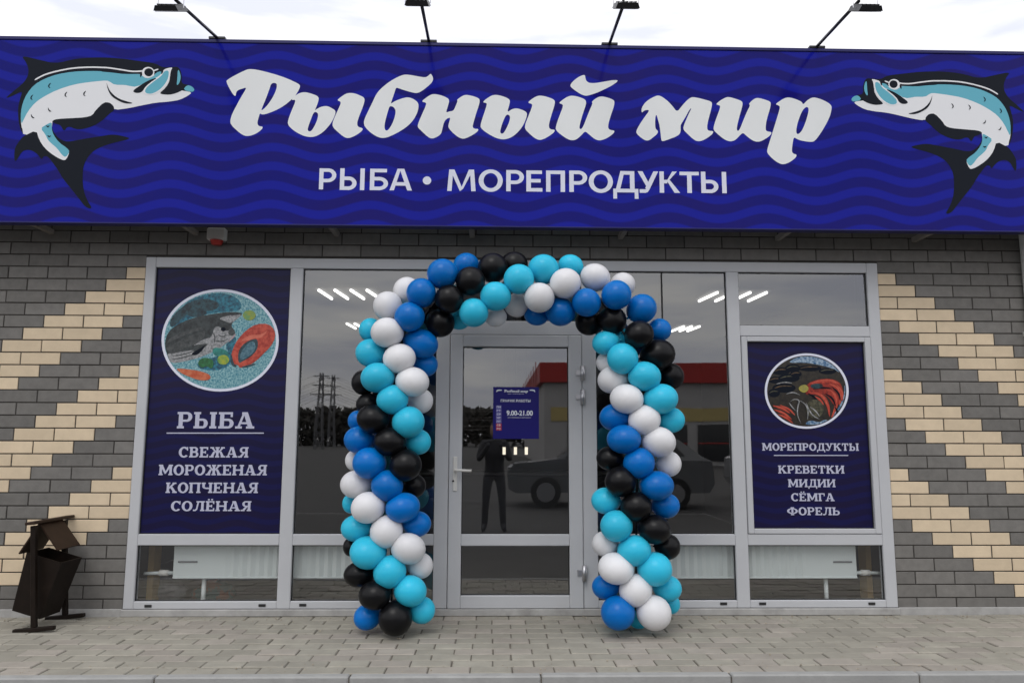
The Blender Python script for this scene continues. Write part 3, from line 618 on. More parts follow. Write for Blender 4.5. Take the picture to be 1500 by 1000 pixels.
# ------------------------------------------------------------------ slab lettering for the posters
def serif_font():
    G = {}; s, h, o = .22, .135, .075
    def R(x0,y0,x1,y1): return [(x0,y0),(x1,y0),(x1,y1),(x0,y1)]
    def S(x): return [R(x,0,x+s,1), R(x-o,0,x+s+o,h), R(x-o,1-h,x+s+o,1)]
    def ring(cx,cy_,rx,ry,ix,iy,a0,a1,n=18):
        out = []
        for i in range(n):
            t0_, t1_ = [math.radians(a0+(a1-a0)*k/n) for k in (i, i+1)]
            out.append([(cx+rx*math.cos(t0_),cy_+ry*math.sin(t0_)),(cx+rx*math.cos(t1_),cy_+ry*math.sin(t1_)),(cx+ix*math.cos(t1_),cy_+iy*math.sin(t1_)),(cx+ix*math.cos(t0_),cy_+iy*math.sin(t0_))])
        return out
    def bowl(x, y0, y1, wd):       # half ring from x to the right
        cy_ = (y0+y1)/2; ry = (y1-y0)/2; cx = x+wd*.42; rx = wd*.58
        return [R(x,y0,cx,y0+h), R(x,y1-h,cx,y1)]+ring(cx,cy_,rx,ry,rx-s*.95,ry-h,-90,90)
    G['Р'] = (.82, S(.075)+bowl(.29,.40,1,.50)); G['Ь'] = (.84, S(.075)+bowl(.29,0,.60,.52))
    G['Ы'] = (1.26, S(.075)+bowl(.29,0,.60,.46)+S(.92)); G['В'] = (.84, S(.075)+bowl(.29,0,.57,.52)+bowl(.29,.47,1,.46))
    G['Б'] = (.84, S(.075)+bowl(.29,0,.60,.52)+[R(.075,1-h,.75,1),R(.63,.70,.75,1)])
    E = S(.075)+[R(.1,0,.76,h),R(.1,1-h,.74,1),R(.25,.43,.56,.57),R(.64,0,.76,.30),R(.62,.72,.74,1),R(.48,.36,.56,.64)]
    G['Е'] = (.80, E); G['Ё'] = (.80, E+[R(.17,1.08,.33,1.22),R(.45,1.08,.61,1.22)])
    G['Н'] = (1.02, S(.075)+S(.72)+[R(.29,.43,.72,.57)]); G['П'] = (1.02, S(.075)+S(.72)+[R(.0,1-h,1.02,1)])
    G['И'] = (1.04, S(.075)+S(.74)+[[(.29,.12),(.29,.34),(.74,.88),(.74,.66)]])
    G['М'] = (1.24, S(.075)+S(.94)+[[(.075,1),(.33,1),(.66,.28),(.56,.10)],[(1.16,1),(.90,1),(.58,.28),(.62,.10)]])
    G['О'] = (.92, ring(.46,.5,.46,.52,.22,.37,0,360,32)); 
    G['С'] = (.86, ring(.46,.5,.46,.52,.22,.37,42,318,28)+[R(.70,.66,.80,1.0)])
    G['Т'] = (.90, S(.34)+[R(.04,1-h,.86,1),R(.04,.66,.15,1),R(.75,.66,.86,1)])
    G['Г'] = (.74, S(.075)+[R(.1,1-h,.72,1),R(.61,.64,.72,1)])
    G['К'] = (.98, S(.075)+[[(.29,.38),(.29,.58),(.60,.92),(.84,.92)],[(.36,.52),(.54,.64),(.92,.08),(.66,.08)],R(.58,0,.98,h),R(.56,1-h,.90,1)])
    G['А'] = (1.02, [[(.10,.06),(.23,.06),(.52,.98),(.40,.98)],[(.40,1),(.64,1),(.95,.06),(.69,.06)],R(.26,.27,.74,.39),R(0,0,.36,h),R(.58,0,1.02,h),R(.34,1-h,.5,1)])
    G['Л'] = (1.0, [R(.70-.02,0,.90,1),R(.61,0,.98,h),R(.26,1-h,.98,1),ring(0,0,1,1,1,1,0,1,1)[0],[(.36,.95),(.50,.95),(.36,.12),(.22,.03)],[(.0,0),(.22,0),(.38,.2),(.26,.24),(.16,.14),(.0,.16)]])
    G['Л'] = (1.0, [p for p in G['Л'][1] if len(set(p)) > 2])
    G['Д'] = (1.04, [R(.68,.05,.90,1),R(.28,1-h,.96,1),[(.36,.95),(.50,.95),(.36,.1),(.20,.1)],R(0,0,1.04,h),R(0,-.2,.13,.05),R(.91,-.2,1.04,.05)])
    G['Ж'] = (1.40, S(.59)+[[(.59,.42),(.59,.60),(.34,.94),(.12,.94)],[(.81,.42),(.81,.60),(1.06,.94),(1.28,.94)],[(.52,.52),(.36,.60),(.08,.06),(.34,.06)],[(.88,.52),(1.04,.60),(1.32,.06),(1.06,.06)],R(0,0,.40,h),R(1.0,0,1.40,h),R(.06,1-h,.40,1),R(1.0,1-h,1.34,1)])
    G['Ч'] = (.98, S(.68)+[R(.0,1-h,.36,1),R(.07,.6,.29,1)]+ring(.46,.62,.39,.24,.17,.10,180,300,12)+[R(.5,.38,.7,.52)])
    G['Я'] = (.90, S(.60)+[[(.62-(a-.29)*1.0, b) for a, b in p] for p in bowl(.29,.42,1,.50)]+[[(.40,.46),(.60,.46),(.32,.05),(.08,.05)],R(0,0,.34,h)])
    G['У'] = (.96, [[(.10,.95),(.34,.95),(.58,.42),(.46,.22)],[(.70,.95),(.84,.95),(.50,.10),(.36,.10)],R(0,1-h,.40,1),R(.60,1-h,.96,1),R(.10,0,.46,h),R(.10,0,.22,.24)])
    G['Ф'] = (1.22, S(.50)+ring(.61,.52,.60,.36,.36,.23,0,360,32))
    return G
SF = serif_font()
def word(name, txt, u0, u1, vtop, vbot, Y, parent, off, m, sp_=.06):
    adv = 0; polys = []
    for ch in txt:
        wd, ps = SF[ch]
        polys += [[(x+adv, y) for x, y in p] for p in ps]; adv += wd+sp_
    adv -= sp_; b = MB()
    A, B = PX(u0, vbot, Y), PX(u1, vtop, Y)
    for i, p in enumerate(polys):
        q = [(A.x+x/adv*(B.x-A.x), Y-.0005-(i % 9)*.00006, A.z+y*(B.z-A.z)) for x, y in p]
        ar = sum(q[k][0]*q[(k+1)%len(q)][2]-q[(k+1)%len(q)][0]*q[k][2] for k in range(len(q)))
        if ar < 0: q = q[::-1]
        b.add([(x-off.x, y-off.y, z-off.z) for x, y, z in q], [tuple(range(len(q)))])
    return b.build(name, m, parent, fixn=False)
def noise_print(name, c1_, c2_, sc, lo=.4, hi=.6):
    m = bpy.data.materials.new(name); m.use_nodes = True; t = m.node_tree; b = t.nodes['Principled BSDF']; b.inputs['Roughness'].default_value = .3
    g = N(t, 'ShaderNodeNewGeometry'); n = N(t, 'ShaderNodeTexNoise'); n.inputs['Scale'].default_value = sc; n.inputs['Detail'].default_value = 6; n.inputs['Roughness'].default_value = .7
    t.links.new(g.outputs['Position'], n.inputs['Vector'])
    r_ = N(t, 'ShaderNodeMapRange'); r_.inputs[1].default_value = lo; r_.inputs[2].default_value = hi; t.links.new(n.outputs[0], r_.inputs[0])
    mm = N(t, 'ShaderNodeMix', data_type='RGBA'); mm.inputs[6].default_value = (*c1_,1); mm.inputs[7].default_value = (*c2_,1); t.links.new(r_.outputs[0], mm.inputs[0])
    t.links.new(mm.outputs[2], b.inputs['Base Color']); return m
PY = GY-.004
# ---- left poster
def poster(name, quad, label):
    A = PX(*quad[0], PY); B = PX(*quad[2], PY)
    p = empty(name, ((A.x+B.x)/2, PY, B.z)); off = Vector(p.location)
    m_ = MB().box(A.x, B.x, PY, PY+.003, B.z, A.z).build('film', MT['poster'], p); m_.location = -off
    tag(p, label, 'poster', 'posters on the shop windows'); return p, off
p1, o1 = poster('window_poster', ((230,391),(426,391),(411,781.5)), 'dark blue fish poster filling the left window, headed РЫБА')
PXL, PZL = xs['p1l'], xs['p1r']
p1.children[0].data.transform(Matrix.Identity(4))
# exact film size: fill the pane
bpy.data.objects.remove(p1.children[0])
m_ = MB().box(xs['p1l']+.004, xs['p1r']-.004, PY, PY+.003, zTr1+.004, zGT-.004).build('film', MT['poster'], p1); m_.location = -o1
word('lettering', 'РЫБА', 259, 373.5, 603.5, 627, PY, p1, o1, MT['poster_ink'])
word('lettering', 'СВЕЖАЯ', 261.5, 364.5, 654.5, 669.5, PY, p1, o1, MT['poster_ink'])
word('lettering', 'МОРОЖЕНАЯ', 232, 391.5, 680.5, 695.5, PY, p1, o1, MT['poster_ink'])
word('lettering', 'КОПЧЕНАЯ', 242.5, 378.5, 706.5, 721.5, PY, p1, o1, MT['poster_ink'])
word('lettering', 'СОЛЁНАЯ', 250, 368.5, 733.5, 748, PY, p1, o1, MT['poster_ink'])
flat('rule', [[(244,633.2),(386.5,633.2),(386.5,634.8),(244,634.8)]], MT['poster_ink'], p1, o1, PY, False).location = (0,-.0006,0)
K = lambda p: to_px(p, 230, 410, 1000/190)
_z = [0]
def pic(loop, m, par, off, it=2, name='picture_shape'):
    _z[0] += 1
    o = flat(name, [chaikin(loop, it) if it else loop], m, par, off, PY, False); o.location.y = -.0008-_z[0]*.00009; return o
ICE = noise_print('crushed_ice_print', (.012,.17,.24), (.34,.55,.56), 70, .40, .64)
ring_ = pic(K(ell(487,465,452,394,64)), MT['vinyl2'], p1, o1, 0, 'medallion')
pic(K(ell(487,465,431,374,64)), ICE, p1, o1, 0)
DK = noise_print('dark_mussel_print', (.006,.012,.018), (.02,.07,.09), 30)
FISHB = noise_print('fish_back_print', (.007,.010,.012), (.035,.045,.047), 26)
FISHS = noise_print('fish_silver_print', (.10,.11,.115), (.40,.40,.41), 60, .35, .65)
RED = noise_print('lobster_red_print', (.30,.018,.008), (.52,.075,.04), 30)
def clip(pts, cx, cyy, rx, ry):
    out = []
    for x, y in pts:
        d = math.hypot((x-cx)/rx, (y-cyy)/ry); out.append((x,y) if d <= 1 else (cx+(x-cx)/d, cyy+(y-cyy)/d))
    return out
def kc(p): return K(clip(p, 487, 465, 429, 372))
DEEP = noise_print('deep_water_print', (.004,.05,.09), (.02,.20,.28), 45)
pic(kc([(200,160),(330,95),(520,95),(640,150),(660,230),(560,245),(430,255),(260,290),(110,380),(95,330)]), DEEP, p1, o1); pic(kc([(560,560),(520,500),(620,420),(600,520),(585,600),(560,660),(470,700),(330,690),(300,640),(420,600)]), DEEP, p1, o1)
pic(kc([(90,330),(140,250),(220,190),(300,150),(240,260),(180,310),(120,370)]), DK, p1, o1)
pic(kc(ell(360,195,120,48,16)), DK, p1, o1); pic(kc(ell(300,245,85,42,16)), DK, p1, o1)
pic(kc([(58,480),(90,390),(180,330),(300,285),(430,262),(560,245),(665,252),(640,285),(560,345),(615,405),(560,470),(480,530),(350,590),(200,630),(105,645),(60,560)]), FISHB, p1, o1)
pic(kc([(470,296),(560,272),(655,255),(635,290),(570,338),(520,316)]), FISHS, p1, o1)
pic(kc([(64,565),(180,560),(290,500),(350,460),(425,440),(440,365),(480,355),(520,395),(580,385),(612,408),(560,470),(480,530),(350,592),(200,632),(105,645),(75,610)]), FISHS, p1, o1)
pic(kc([(145,548),(220,515),(360,490),(400,495),(330,545),(270,570),(300,535),(180,555)]), FISHB, p1, o1)
MID = noise_print('fish_flank_print', (.014,.019,.021), (.085,.092,.092), 30, .35, .7)
pic(kc([(70,470),(150,420),(260,380),(360,360),(375,430),(340,465),(280,500),(170,560),(70,575)]), MID, p1, o1)
pic(kc([(62,500),(150,452),(270,405),(365,380),(372,392),(270,425),(150,478),(66,530)]), FISHB, p1, o1)
pic(kc([(370,325),(440,300),(520,322),(590,368),(560,372),(515,352),(470,356),(440,345),(400,372)]), FISHB, p1, o1)
pic(kc([(372,380),(400,365),(418,400),(412,452),(392,440),(380,410)]), FISHB, p1, o1)
for pl in ([(430,400),(450,440),(440,490)], [(470,420),(500,440),(540,425)], [(450,470),(500,475),(550,455)], [(300,520),(340,500),(400,495)], [(120,590),(220,570),(320,535)], [(110,610),(200,600),(300,570)]): pic(kc(stroke(pl, 9, True)), FISHB if pl[0][0] > 400 else MID, p1, o1)
pic(kc([(560,252),(655,250),(640,268),(560,275)]), FISHB, p1, o1)
pic(kc([(255,570),(345,520),(375,500),(350,545),(300,585)]), MT['fish_dark'], p1, o1)
pic(kc([(560,360),(612,402),(585,432),(545,420)]), MID, p1, o1)
pic(kc([(590,430),(612,408),(600,440),(540,490)]), noise_print('fish_pink_print',(.35,.22,.24),(.42,.36,.38),40), p1, o1)
pic(kc(ell(512,380,19,16,14)), MT['fish_dark'], p1, o1)
pic(kc([(430,520),(500,525),(560,560),(540,610),(470,590),(430,570)]), noise_print('green_water_print',(.01,.14,.12),(.03,.26,.22),30), p1, o1)
pic(kc([(575,640),(572,580),(590,520),(625,455),(690,385),(770,338),(860,338),(910,380),(920,440),(880,510),(820,570),(770,620),(700,665),(640,680),(625,655),(600,650)]), RED, p1, o1, 1)
pic(kc([(628,645),(625,560),(655,505),(710,465),(770,450),(782,490),(770,545),(720,595),(665,625)]), DK, p1, o1, 1); pic(kc([(640,622),(645,560),(700,485),(755,470),(762,535),(715,590)]), noise_print('claw_gap_ice_print',(.02,.09,.13),(.10,.20,.25),50), p1, o1, 1)
pic(kc([(570,650),(565,585),(578,570),(590,640),(620,665),(600,672)]), DK, p1, o1, 1); pic(kc([(640,672),(700,655),(765,640),(750,655),(690,675)]), DK, p1, o1, 1)
pic(kc([(640,470),(720,420),(800,425),(860,380),(820,440),(760,450),(690,470)]), noise_print('lobster_light_print',(.5,.09,.05),(.62,.16,.10),30), p1, o1)
pic(kc(ell(712,272,50,40,16)), noise_print('lemon_print',(.30,.30,.02),(.12,.28,.10),25), p1, o1)
pic(kc(ell(512,615,46,38,16)), noise_print('lime_print',(.35,.38,.03),(.10,.26,.05),25), p1, o1)
pic(kc([(310,650),(340,600),(400,600),(440,620),(430,690),(380,660),(350,680)]), noise_print('parsley_print',(.01,.08,.02),(.02,.16,.05),40), p1, o1)
pic(kc([(140,680),(220,685),(330,700),(415,730),(410,770),(330,775),(250,745),(190,720)]), noise_print('prawn_print',(.45,.07,.02),(.55,.16,.07),30), p1, o1)
# ---- right poster
p2, o2 = poster('window_poster', ((1091.5,500),(1266,500),(1281.5,774.5)), 'smaller dark blue seafood poster in the right window sash, headed МОРЕПРОДУКТЫ')
bpy.data.objects.remove(p2.children[0])
m_ = MB().box(s0+sw+.003, s1-sw-.003, PY, PY+.003, t0+.041, t1-.043).build('film', MT['poster'], p2); m_.location = -o2
word('lettering', 'МОРЕПРОДУКТЫ', 1116.5, 1258, 649, 659.5, PY, p2, o2, MT['poster_ink'])
word('lettering', 'КРЕВЕТКИ', 1140, 1236.5, 681.5, 693, PY, p2, o2, MT['poster_ink'])
word('lettering', 'МИДИИ', 1154.5, 1223.5, 701.5, 713, PY, p2, o2, MT['poster_ink'])
word('lettering', 'СЁМГА', 1159, 1222, 722, 733.5, PY, p2, o2, MT['poster_ink'])
word('lettering', 'ФОРЕЛЬ', 1153, 1230, 742.5, 754, PY, p2, o2, MT['poster_ink'])
flat('rule', [[(1133.5,666.0),(1242.5,666.0),(1242.5,667.3),(1133.5,667.3)]], MT['poster_ink'], p2, o2, PY, False).location = (0,-.0006,0)
K2 = lambda p: to_px(p, 1090, 500, 655/190)
def k2(p): return K2(clip(p, 315, 250, 198, 177))
pic(K2(ell(315,250,212,190,64)), MT['vinyl2'], p2, o2, 0, 'medallion')
DARKP = noise_print('dark_shellfish_print', (.004,.004,.004), (.04,.032,.02), 34, .35, .75)
pic(K2(ell(315,250,200,179,64)), DARKP, p2, o2, 0)
BLU = noise_print('blue_ice_print', (.02,.10,.22), (.35,.45,.55), 60)
pic(k2([(215,110),(260,75),(330,65),(400,80),(450,115),(490,160),(455,140),(390,120),(300,105)]), BLU, p2, o2)
pic(k2([(440,380),(480,330),(505,270),(505,210),(520,250),(510,330),(460,400)]), BLU, p2, o2)
pic(k2([(300,420),(330,395),(380,410),(400,395),(430,400),(380,440)]), BLU, p2, o2)
RED2 = noise_print('crayfish_dark_red_print', (.10,.006,.004), (.38,.03,.015), 40, .35, .65); HL = noise_print('claw_highlight_print', (.55,.12,.07), (.42,.05,.03), 40)
BRN = noise_print('brown_shell_print', (.03,.018,.01), (.12,.07,.03), 35); OLV = noise_print('olive_shell_print', (.02,.022,.012), (.09,.085,.05), 45)
for (ex, ey, rx_, ry_) in ((185,150,48,20),(245,135,40,22),(160,195,42,18),(225,185,55,22),(200,235,60,24),(150,260,30,22),(260,165,30,16),(330,135,60,16),(420,150,45,16)):
    pic(k2(ell(ex, ey, rx_, ry_, 16)), MT['fish_dark'], p2, o2); pic(k2(stroke([(ex-rx_*.8, ey+1), (ex-rx_*.2, ey-ry_*.5), (ex+rx_*.7, ey-ry_*.35)], 7, True)), BRN if (ex+ey) % 2 else OLV, p2, o2)
pic(k2([(300,235),(330,205),(380,190),(440,188),(485,205),(500,255),(485,310),(455,330),(425,280),(390,262),(340,268),(310,270)]), RED2, p2, o2)
for pl, wd_ in (([(330,215),(380,200),(440,198),(480,215)],10), ([(430,215),(470,230),(490,270),(480,320)],9), ([(410,240),(450,255),(470,300),(455,350),(440,385)],9), ([(330,262),(370,262),(405,285),(425,330),(430,380)],10),
                ([(345,275),(380,290),(400,320)],7), ([(460,215),(495,250),(495,300)],7), ([(145,325),(190,335),(230,362)],8), ([(150,345),(195,358),(240,395)],8), ([(165,370),(205,380),(245,412)],7), ([(180,322),(225,340),(255,372)],6)):
    pic(k2(stroke(pl, wd_*1.9, True)), RED, p2, o2); pic(k2(stroke([(a_-2, b2-3) for a_, b2 in pl], wd_*.55, True)), HL, p2, o2)
for pl in ([(345,240),(395,232),(440,238)], [(405,262),(445,285),(462,330)], [(440,228),(478,262),(484,300)], [(320,262),(355,280),(392,330)], [(455,330),(470,350),(462,375)]): pic(k2(stroke(pl, 11, True)), MT['fish_dark'], p2, o2)
pic(k2([(330,222),(352,212),(392,214),(398,228),(372,238),(340,236)]), DK, p2, o2)
pic(k2([(265,235),(305,212),(330,240),(298,264)]), noise_print('lemon_wedge_print',(.35,.30,.05),(.22,.22,.07),20), p2, o2)
pic(k2(ell(355,340,45,48,18)), OLV, p2, o2); pic(k2(ell(285,360,24,48,16)), DARKP, p2, o2)
for pl in ([(230,305),(250,290),(280,296),(268,330),(266,370),(285,415)], [(280,298),(310,318),(322,350),(318,395)], [(312,310),(322,340),(345,375),(378,392)], [(225,310),(240,330),(258,350)], [(330,330),(360,350),(380,380)], [(160,215),(200,205),(240,210)], [(210,265),(245,255),(280,270)]):
    pic(k2(stroke(pl, 7, True)), FISHS, p2, o2)

# ---- opening hours notice on the door
NY = GY-.004
nA, nB = PX(722.5, 566.5, NY), PX(789.5, 642.5, NY)
nn = empty('opening_hours_notice', ((nA.x+nB.x)/2, NY, nB.z)); on = Vector(nn.location)
NOTICE = mat('notice_blue', (.010, .008, .15), .35, spec=.2)
o = MB().box(nA.x, nB.x, NY, NY+.002, nB.z, nA.z).build('sheet', NOTICE, nn); o.location = -on
def sans(txt, u0, u1, v0, v1, m, name='lettering', bold=.02):
    gv, gf = glyph(txt, bold)
    x0, x1 = min(v[0] for v in gv), max(v[0] for v in gv); z0, z1 = min(v[1] for v in gv), max(v[1] for v in gv)
    A, B = PX(u0, v1, NY), PX(u1, v0, NY)
    return mesh(name, [(A.x+(v[0]-x0)/(x1-x0)*(B.x-A.x)-on.x, -.0008, A.z+(v[1]-z0)/(z1-z0)*(B.z-A.z)-on.z) for v in gv], gf, m, nn)
WN = mat('notice_white', (.72, .74, .82), .4)
sans('ГРАФИК РАБОТЫ', 733.5, 777, 584.6, 588.8, WN, bold=.03)
sans('9.00-21.00', 742, 780.5, 601, 608.5, WN, bold=.035)
sans('БЕЗ ПЕРЕРЫВА И ВЫХОДНЫХ', 744, 778, 610.6, 612.4, WN, bold=.0)
sans('РЫБА • МОРЕПРОДУКТЫ', 744, 767, 576.0, 577.4, WN, bold=.0)
REDN = mat('notice_red', (.40, .012, .03), .4); LILN = mat('notice_square', (.11, .10, .34), .4)
for i, d in enumerate(('ПН','ВТ','СР','ЧТ','ПТ','СБ','ВС')):
    v0 = 593.4+i*5.3; o = flat('day_square', [[(726.6,v0),(734.6,v0),(734.6,v0+4.9),(726.6,v0+4.9)]], REDN if i > 4 else LILN, nn, on, NY, False); o.location.y = -.0004
    sans(d, 727.8, 733.4, v0+1.0, v0+3.8, WN, bold=.02)
cxs = [p for lp in TITLE_PX for p in lp[0]]
bx0, bx1, by0, by1 = min(p[0] for p in cxs), max(p[0] for p in cxs), min(p[1] for p in cxs), max(p[1] for p in cxs)
for lp in TITLE_PX:
    o = flat('letter', [[(738.5+(u-bx0)/(bx1-bx0)*35, 570.3+(v-by0)/(by1-by0)*5.6) for u, v in l] for l in lp], WN, nn, on, NY, False); o.location.y = -.0008
for sgn, cxe in ((1, 731), (-1, 780)):
    o = flat('fish_emblem', [[(cxe+sgn*a, 571.6+b) for a, b in ((-4,1.2),(-3,-.8),(0,-1.4),(4,-1),(4.4,.2),(0,.6),(-2.5,1.2),(-3.4,3))]], WN, nn, on, NY, False); o.location.y = -.0008
tag(nn, 'small blue opening hours notice stuck on the door glass', 'notice')

# ------------------------------------------------------------------ interior
def struct(name, mb, m): return tag(mb.build(name, m), kind='structure')
struct('interior_floor', MB().box(-3.6, 3.9, .39, 8, -.06, -.004), MT['int_floor'])
struct('interior_back_wall', MB().box(-3.6, 3.9, 8, 8.15, 0, 3.6), MT['int_wall'])
struct('interior_side_wall', MB().box(-3.75, -3.6, .39, 8.15, 0, 3.6), MT['int_wall'])
struct('interior_side_wall', MB().box(3.9, 4.05, .39, 8.15, 0, 3.6), MT['int_wall'])
CZ = 3.02
struct('interior_ceiling', MB().box(-3.6, 3.9, .39, 8, CZ+.05, CZ+.15), MT['int_ceiling'])
a = PX(207, 830, .40).x; b_ = PX(226, 830, .40).x
struct('window_reveal', MB().box(b_-.6, b_, .385, .52, 0, .95), MT['tan'])
a = PX(1268, 830, .40).x
struct('window_reveal', MB().box(a, a+.6, .385, .52, 0, .95), MT['tan'])
def radiator(u0, u1, name_label, flat_side):
    RY = .080
    x0, x1 = PX(u0, 846, RY).x, PX(u1, 846, RY).x; zb = PX((u0+u1)/2, 846.5, RY).z; zt = zb+.40
    r_ = empty('radiator', ((x0+x1)/2, RY, zb)); L = (x1-x0)/2
    pts = []; n = int((x1-x0)/.033); fl = .42
    xsr = []
    for i in range(n+1):
        x = -L+2*L*i/n
        inflat = (x < -L+fl) if flat_side < 0 else (x > L-fl)
        xsr.append((x, 0 if inflat else (.007 if i % 2 else -.007)))
    v = []; f = []
    for (x, y) in xsr:
        v += [(x, y, .012), (x, y, .308)]
    for i in range(len(xsr)-1): f.append((2*i, 2*i+2, 2*i+3, 2*i+1))
    o = mesh('rib_panel', v, f, MT['radiator'], r_)
    MB().bbox(-L, L, .010, .10, 0, .32, .006).build('body', MT['radiator'], r_)
    MB().bbox(-L, L, -.012, .0095, .308, .32, .003).build('top_edge', MT['radiator'], r_)
    MB().bbox(-L, L, -.012, .0095, 0, .012, .003).build('bottom_edge', MT['radiator'], r_)
    sx_ = -L+.11 if flat_side < 0 else L-.11
    for zz in (.12, .26): MB().box(sx_-.075, sx_+.075, -.006, -.001, zz, zz+.012).build('bracket_slot', MT['int_ceiling'], r_)
    lx = PX(295, 860, RY).x-r_.location.x if flat_side < 0 else PX(1214, 860, RY).x-r_.location.x
    MB().tube([(lx, .05, -zb), (lx, .05, .0)], .017, 10).build('leg', MT['radiator'], r_, True)
    ex = -L if flat_side < 0 else L; d = -1 if flat_side < 0 else 1
    MB().tube([(ex, .04, .035), (ex+d*.08, .04, .035), (ex+d*.10, .04, .035), (ex+d*.24, .04, .03)], .014, 10).build('pipe', MT['radiator'], r_, True)
    MB().tube([(ex+d*.05, .04, .035), (ex+d*.12, .04, .035)], .024, 12).build('valve', MT['white_plastic'], r_, True)
    tag(r_, name_label, 'radiator', 'radiators behind the low panes')
radiator(253, 580, 'white panel radiator behind the low panes left of the door', -1)
radiator(930, 1255.5, 'white panel radiator behind the low panes right of the door', 1)
# things on the floor behind the left low pane
def lump(name, u, v, sx_, sy_, sz_, m, label, cat, seed):
    c = PZ(u, v, 0); bm = bmesh.new(); bmesh.ops.create_icosphere(bm, subdivisions=3, radius=1)
    for vv in bm.verts:
        n_ = mnoise.noise(vv.co*1.7+Vector((seed,0,0)))*.35+mnoise.noise(vv.co*4+Vector((0,seed,0)))*.15
        vv.co *= 1+n_; vv.co = Vector((vv.co.x*sx_, vv.co.y*sy_, max(0.002, (vv.co.z+.6)*sz_)))
    me = bpy.data.meshes.new(name); bm.to_mesh(me); bm.free(); me.materials.append(m)
    for p in me.polygons: p.use_smooth = True
    o = bpy.data.objects.new(name, me); o.location = (c.x, .62, 0); C.objects.link(o); tag(o, label, cat); return o
lump('plastic_bag', 252, 872, .17, .11, .12, mat('grey_bag', (.30,.30,.31), .35, var=.3, nscale=12), 'crumpled grey plastic bag on the floor behind the left low pane', 'bag', 1.3)
lump('cloth_bundle', 325, 870, .16, .10, .09, mat('teal_and_orange_cloth', (.06,.14,.13), .8, dirt=((.30,.09,.03), 6, .48, .56, .9)), 'teal and orange bundle on the floor behind the left low pane', 'bundle', 4.1)
# ceiling lights
def fixture(tubes, label):
    mid = PZ(*[sum(c)/len(c) for c in zip(*[p for t_ in tubes for p in t_])], CZ)
    f = empty('ceiling_light', mid)
    hx = max(abs(PZ(*p, CZ).x-mid.x) for t_ in tubes for p in t_)+.04; hy = max(abs(PZ(*p, CZ).y-mid.y) for t_ in tubes for p in t_)+.04
    MB().box(-hx, hx, -hy, hy, .02, .055).build('tray', MT['int_ceiling'], f)
    for a_, b2 in tubes:
        P, Q = PZ(*a_, CZ)-mid, PZ(*b2, CZ)-mid
        MB().tube([P, Q], .016, 8).build('tube_lamp', MT['tube_light'], f)
    tag(f, label, 'ceiling light', 'lit ceiling lights inside the shop')
def four(u0, v0, du, dv, step, n=4): return [((u0+i*step, v0), (u0+i*step+du, v0+dv)) for i in range(n)]
fixture(four(467, 425, 19, 12.5, 23.5), 'lit four tube ceiling light behind the window left of the arch')
fixture(four(508, 474, 13, 7, 11.5, 3), 'farther lit ceiling light just left of the arch')
fixture(four(1024, 441, 27, -12.5, 24), 'lit four tube ceiling light behind the right window mullion')
fixture(four(984, 485, 18, -7, 11.5, 3), 'farther lit ceiling light just right of the arch')
# counter with three lit pendants behind the door
ct = empty('shop_counter', (.35, 4.6, 0))
MB().bbox(-1.5, 1.9, 0, .6, 0, .85, .01).build('counter_body', mat('counter_front', (.05,.05,.055), .5), ct)
MB().bbox(-1.55, 1.95, -.05, .65, .852, .89, .008).build('counter_top', mat('counter_top', (.12,.12,.12), .3), ct)
tag(ct, 'dark serving counter deep inside the shop behind the door', 'counter')
for i, u in enumerate((738.5, 755, 771)):
    c = PX(u, 660, 4.2); f = empty('pendant_lamp', c)
    MB().tube([(0,0,-.05),(0,0,.05)], .021, 14).build('lamp_shade', MT['pendant'], f, True)
    MB().tube([(0,0,.046),(0,0,CZ+.05-c.z)], .004, 6).build('cord', MT['frame_dark'], f)
    tag(f, ('left', 'middle', 'right')[i]+' of the three small lit pendant lamps seen through the door', 'lamp', 'pendant lamps over the counter')

# ------------------------------------------------------------------ litter bin
g0 = PZ(50, 925, 0); g1 = PZ(92, 906, 0)
bn = empty('litter_bin', (g0.x, g0.y, 0)); BY = g1.y-g0.y
topz = PX(46, 769, g0.y).z
footw = (PX(78, 925, g0.y).x-PX(17.5, 925, g0.y).x)/2
for y in (0, BY):
    MB().bbox(-footw, footw, y-.018, y+.018, .002, .03, .004).build('foot_bar', MT['bin'], bn)
    MB().bbox(-.017, .017, y-.017, y+.017, .031, topz, .003).build('post', MT['bin'], bn)
rim = PX(50, 818, g0.y).z; hb = rim-.085
tw, bw = .135, .108; dy0, dy1 = .045, .045+min(.24, BY-.09)
outer = [(-tw,dy0,0),(tw,dy0,0),(tw,dy1,0),(-tw,dy1,0),(-bw,dy0+.01,-hb),(bw,dy0+.01,-hb),(bw,dy1-.01,-hb),(-bw,dy1-.01,-hb)]
t_ = .006
inner = [(x-math.copysign(t_,x), y+(t_ if y < BY/2 else -t_), z+(0 if z == 0 else t_)) for x, y, z in outer]
faces = [(0,1,5,4),(1,2,6,5),(2,3,7,6),(3,0,4,7),(4,5,6,7)]
faces2 = [tuple(8+i for i in f[::-1]) for f in faces]+[(0,8,9,1),(1,9,10,2),(2,10,11,3),(3,11,8,0)]
bd = mesh('bucket', outer+inner, faces+faces2, MT['bin'], bn)
bd.location = (.04, 0, rim); bd.rotation_euler = (0, math.radians(20), math.radians(-4))
rz = topz; half = .20; drop = .20
ry0, ry1 = -.05+.22*(BY+.13), -.05+.78*(BY+.13)
for sgn in (-1, 1):
    wx_ = .125 if sgn > 0 else .140
    MB().prism([(0, rz), (sgn*wx_, rz-.195), (sgn*(wx_+.008), rz-.189), (sgn*.006, rz+.009)], 'y', ry0, ry1).build('roof_panel', MT['bin_roof'], bn)
MB().bbox(-.035, .035, -.05, BY+.08, rz+.010, rz+.03, .004).build('roof_ridge', MT['bin_roof'], bn)

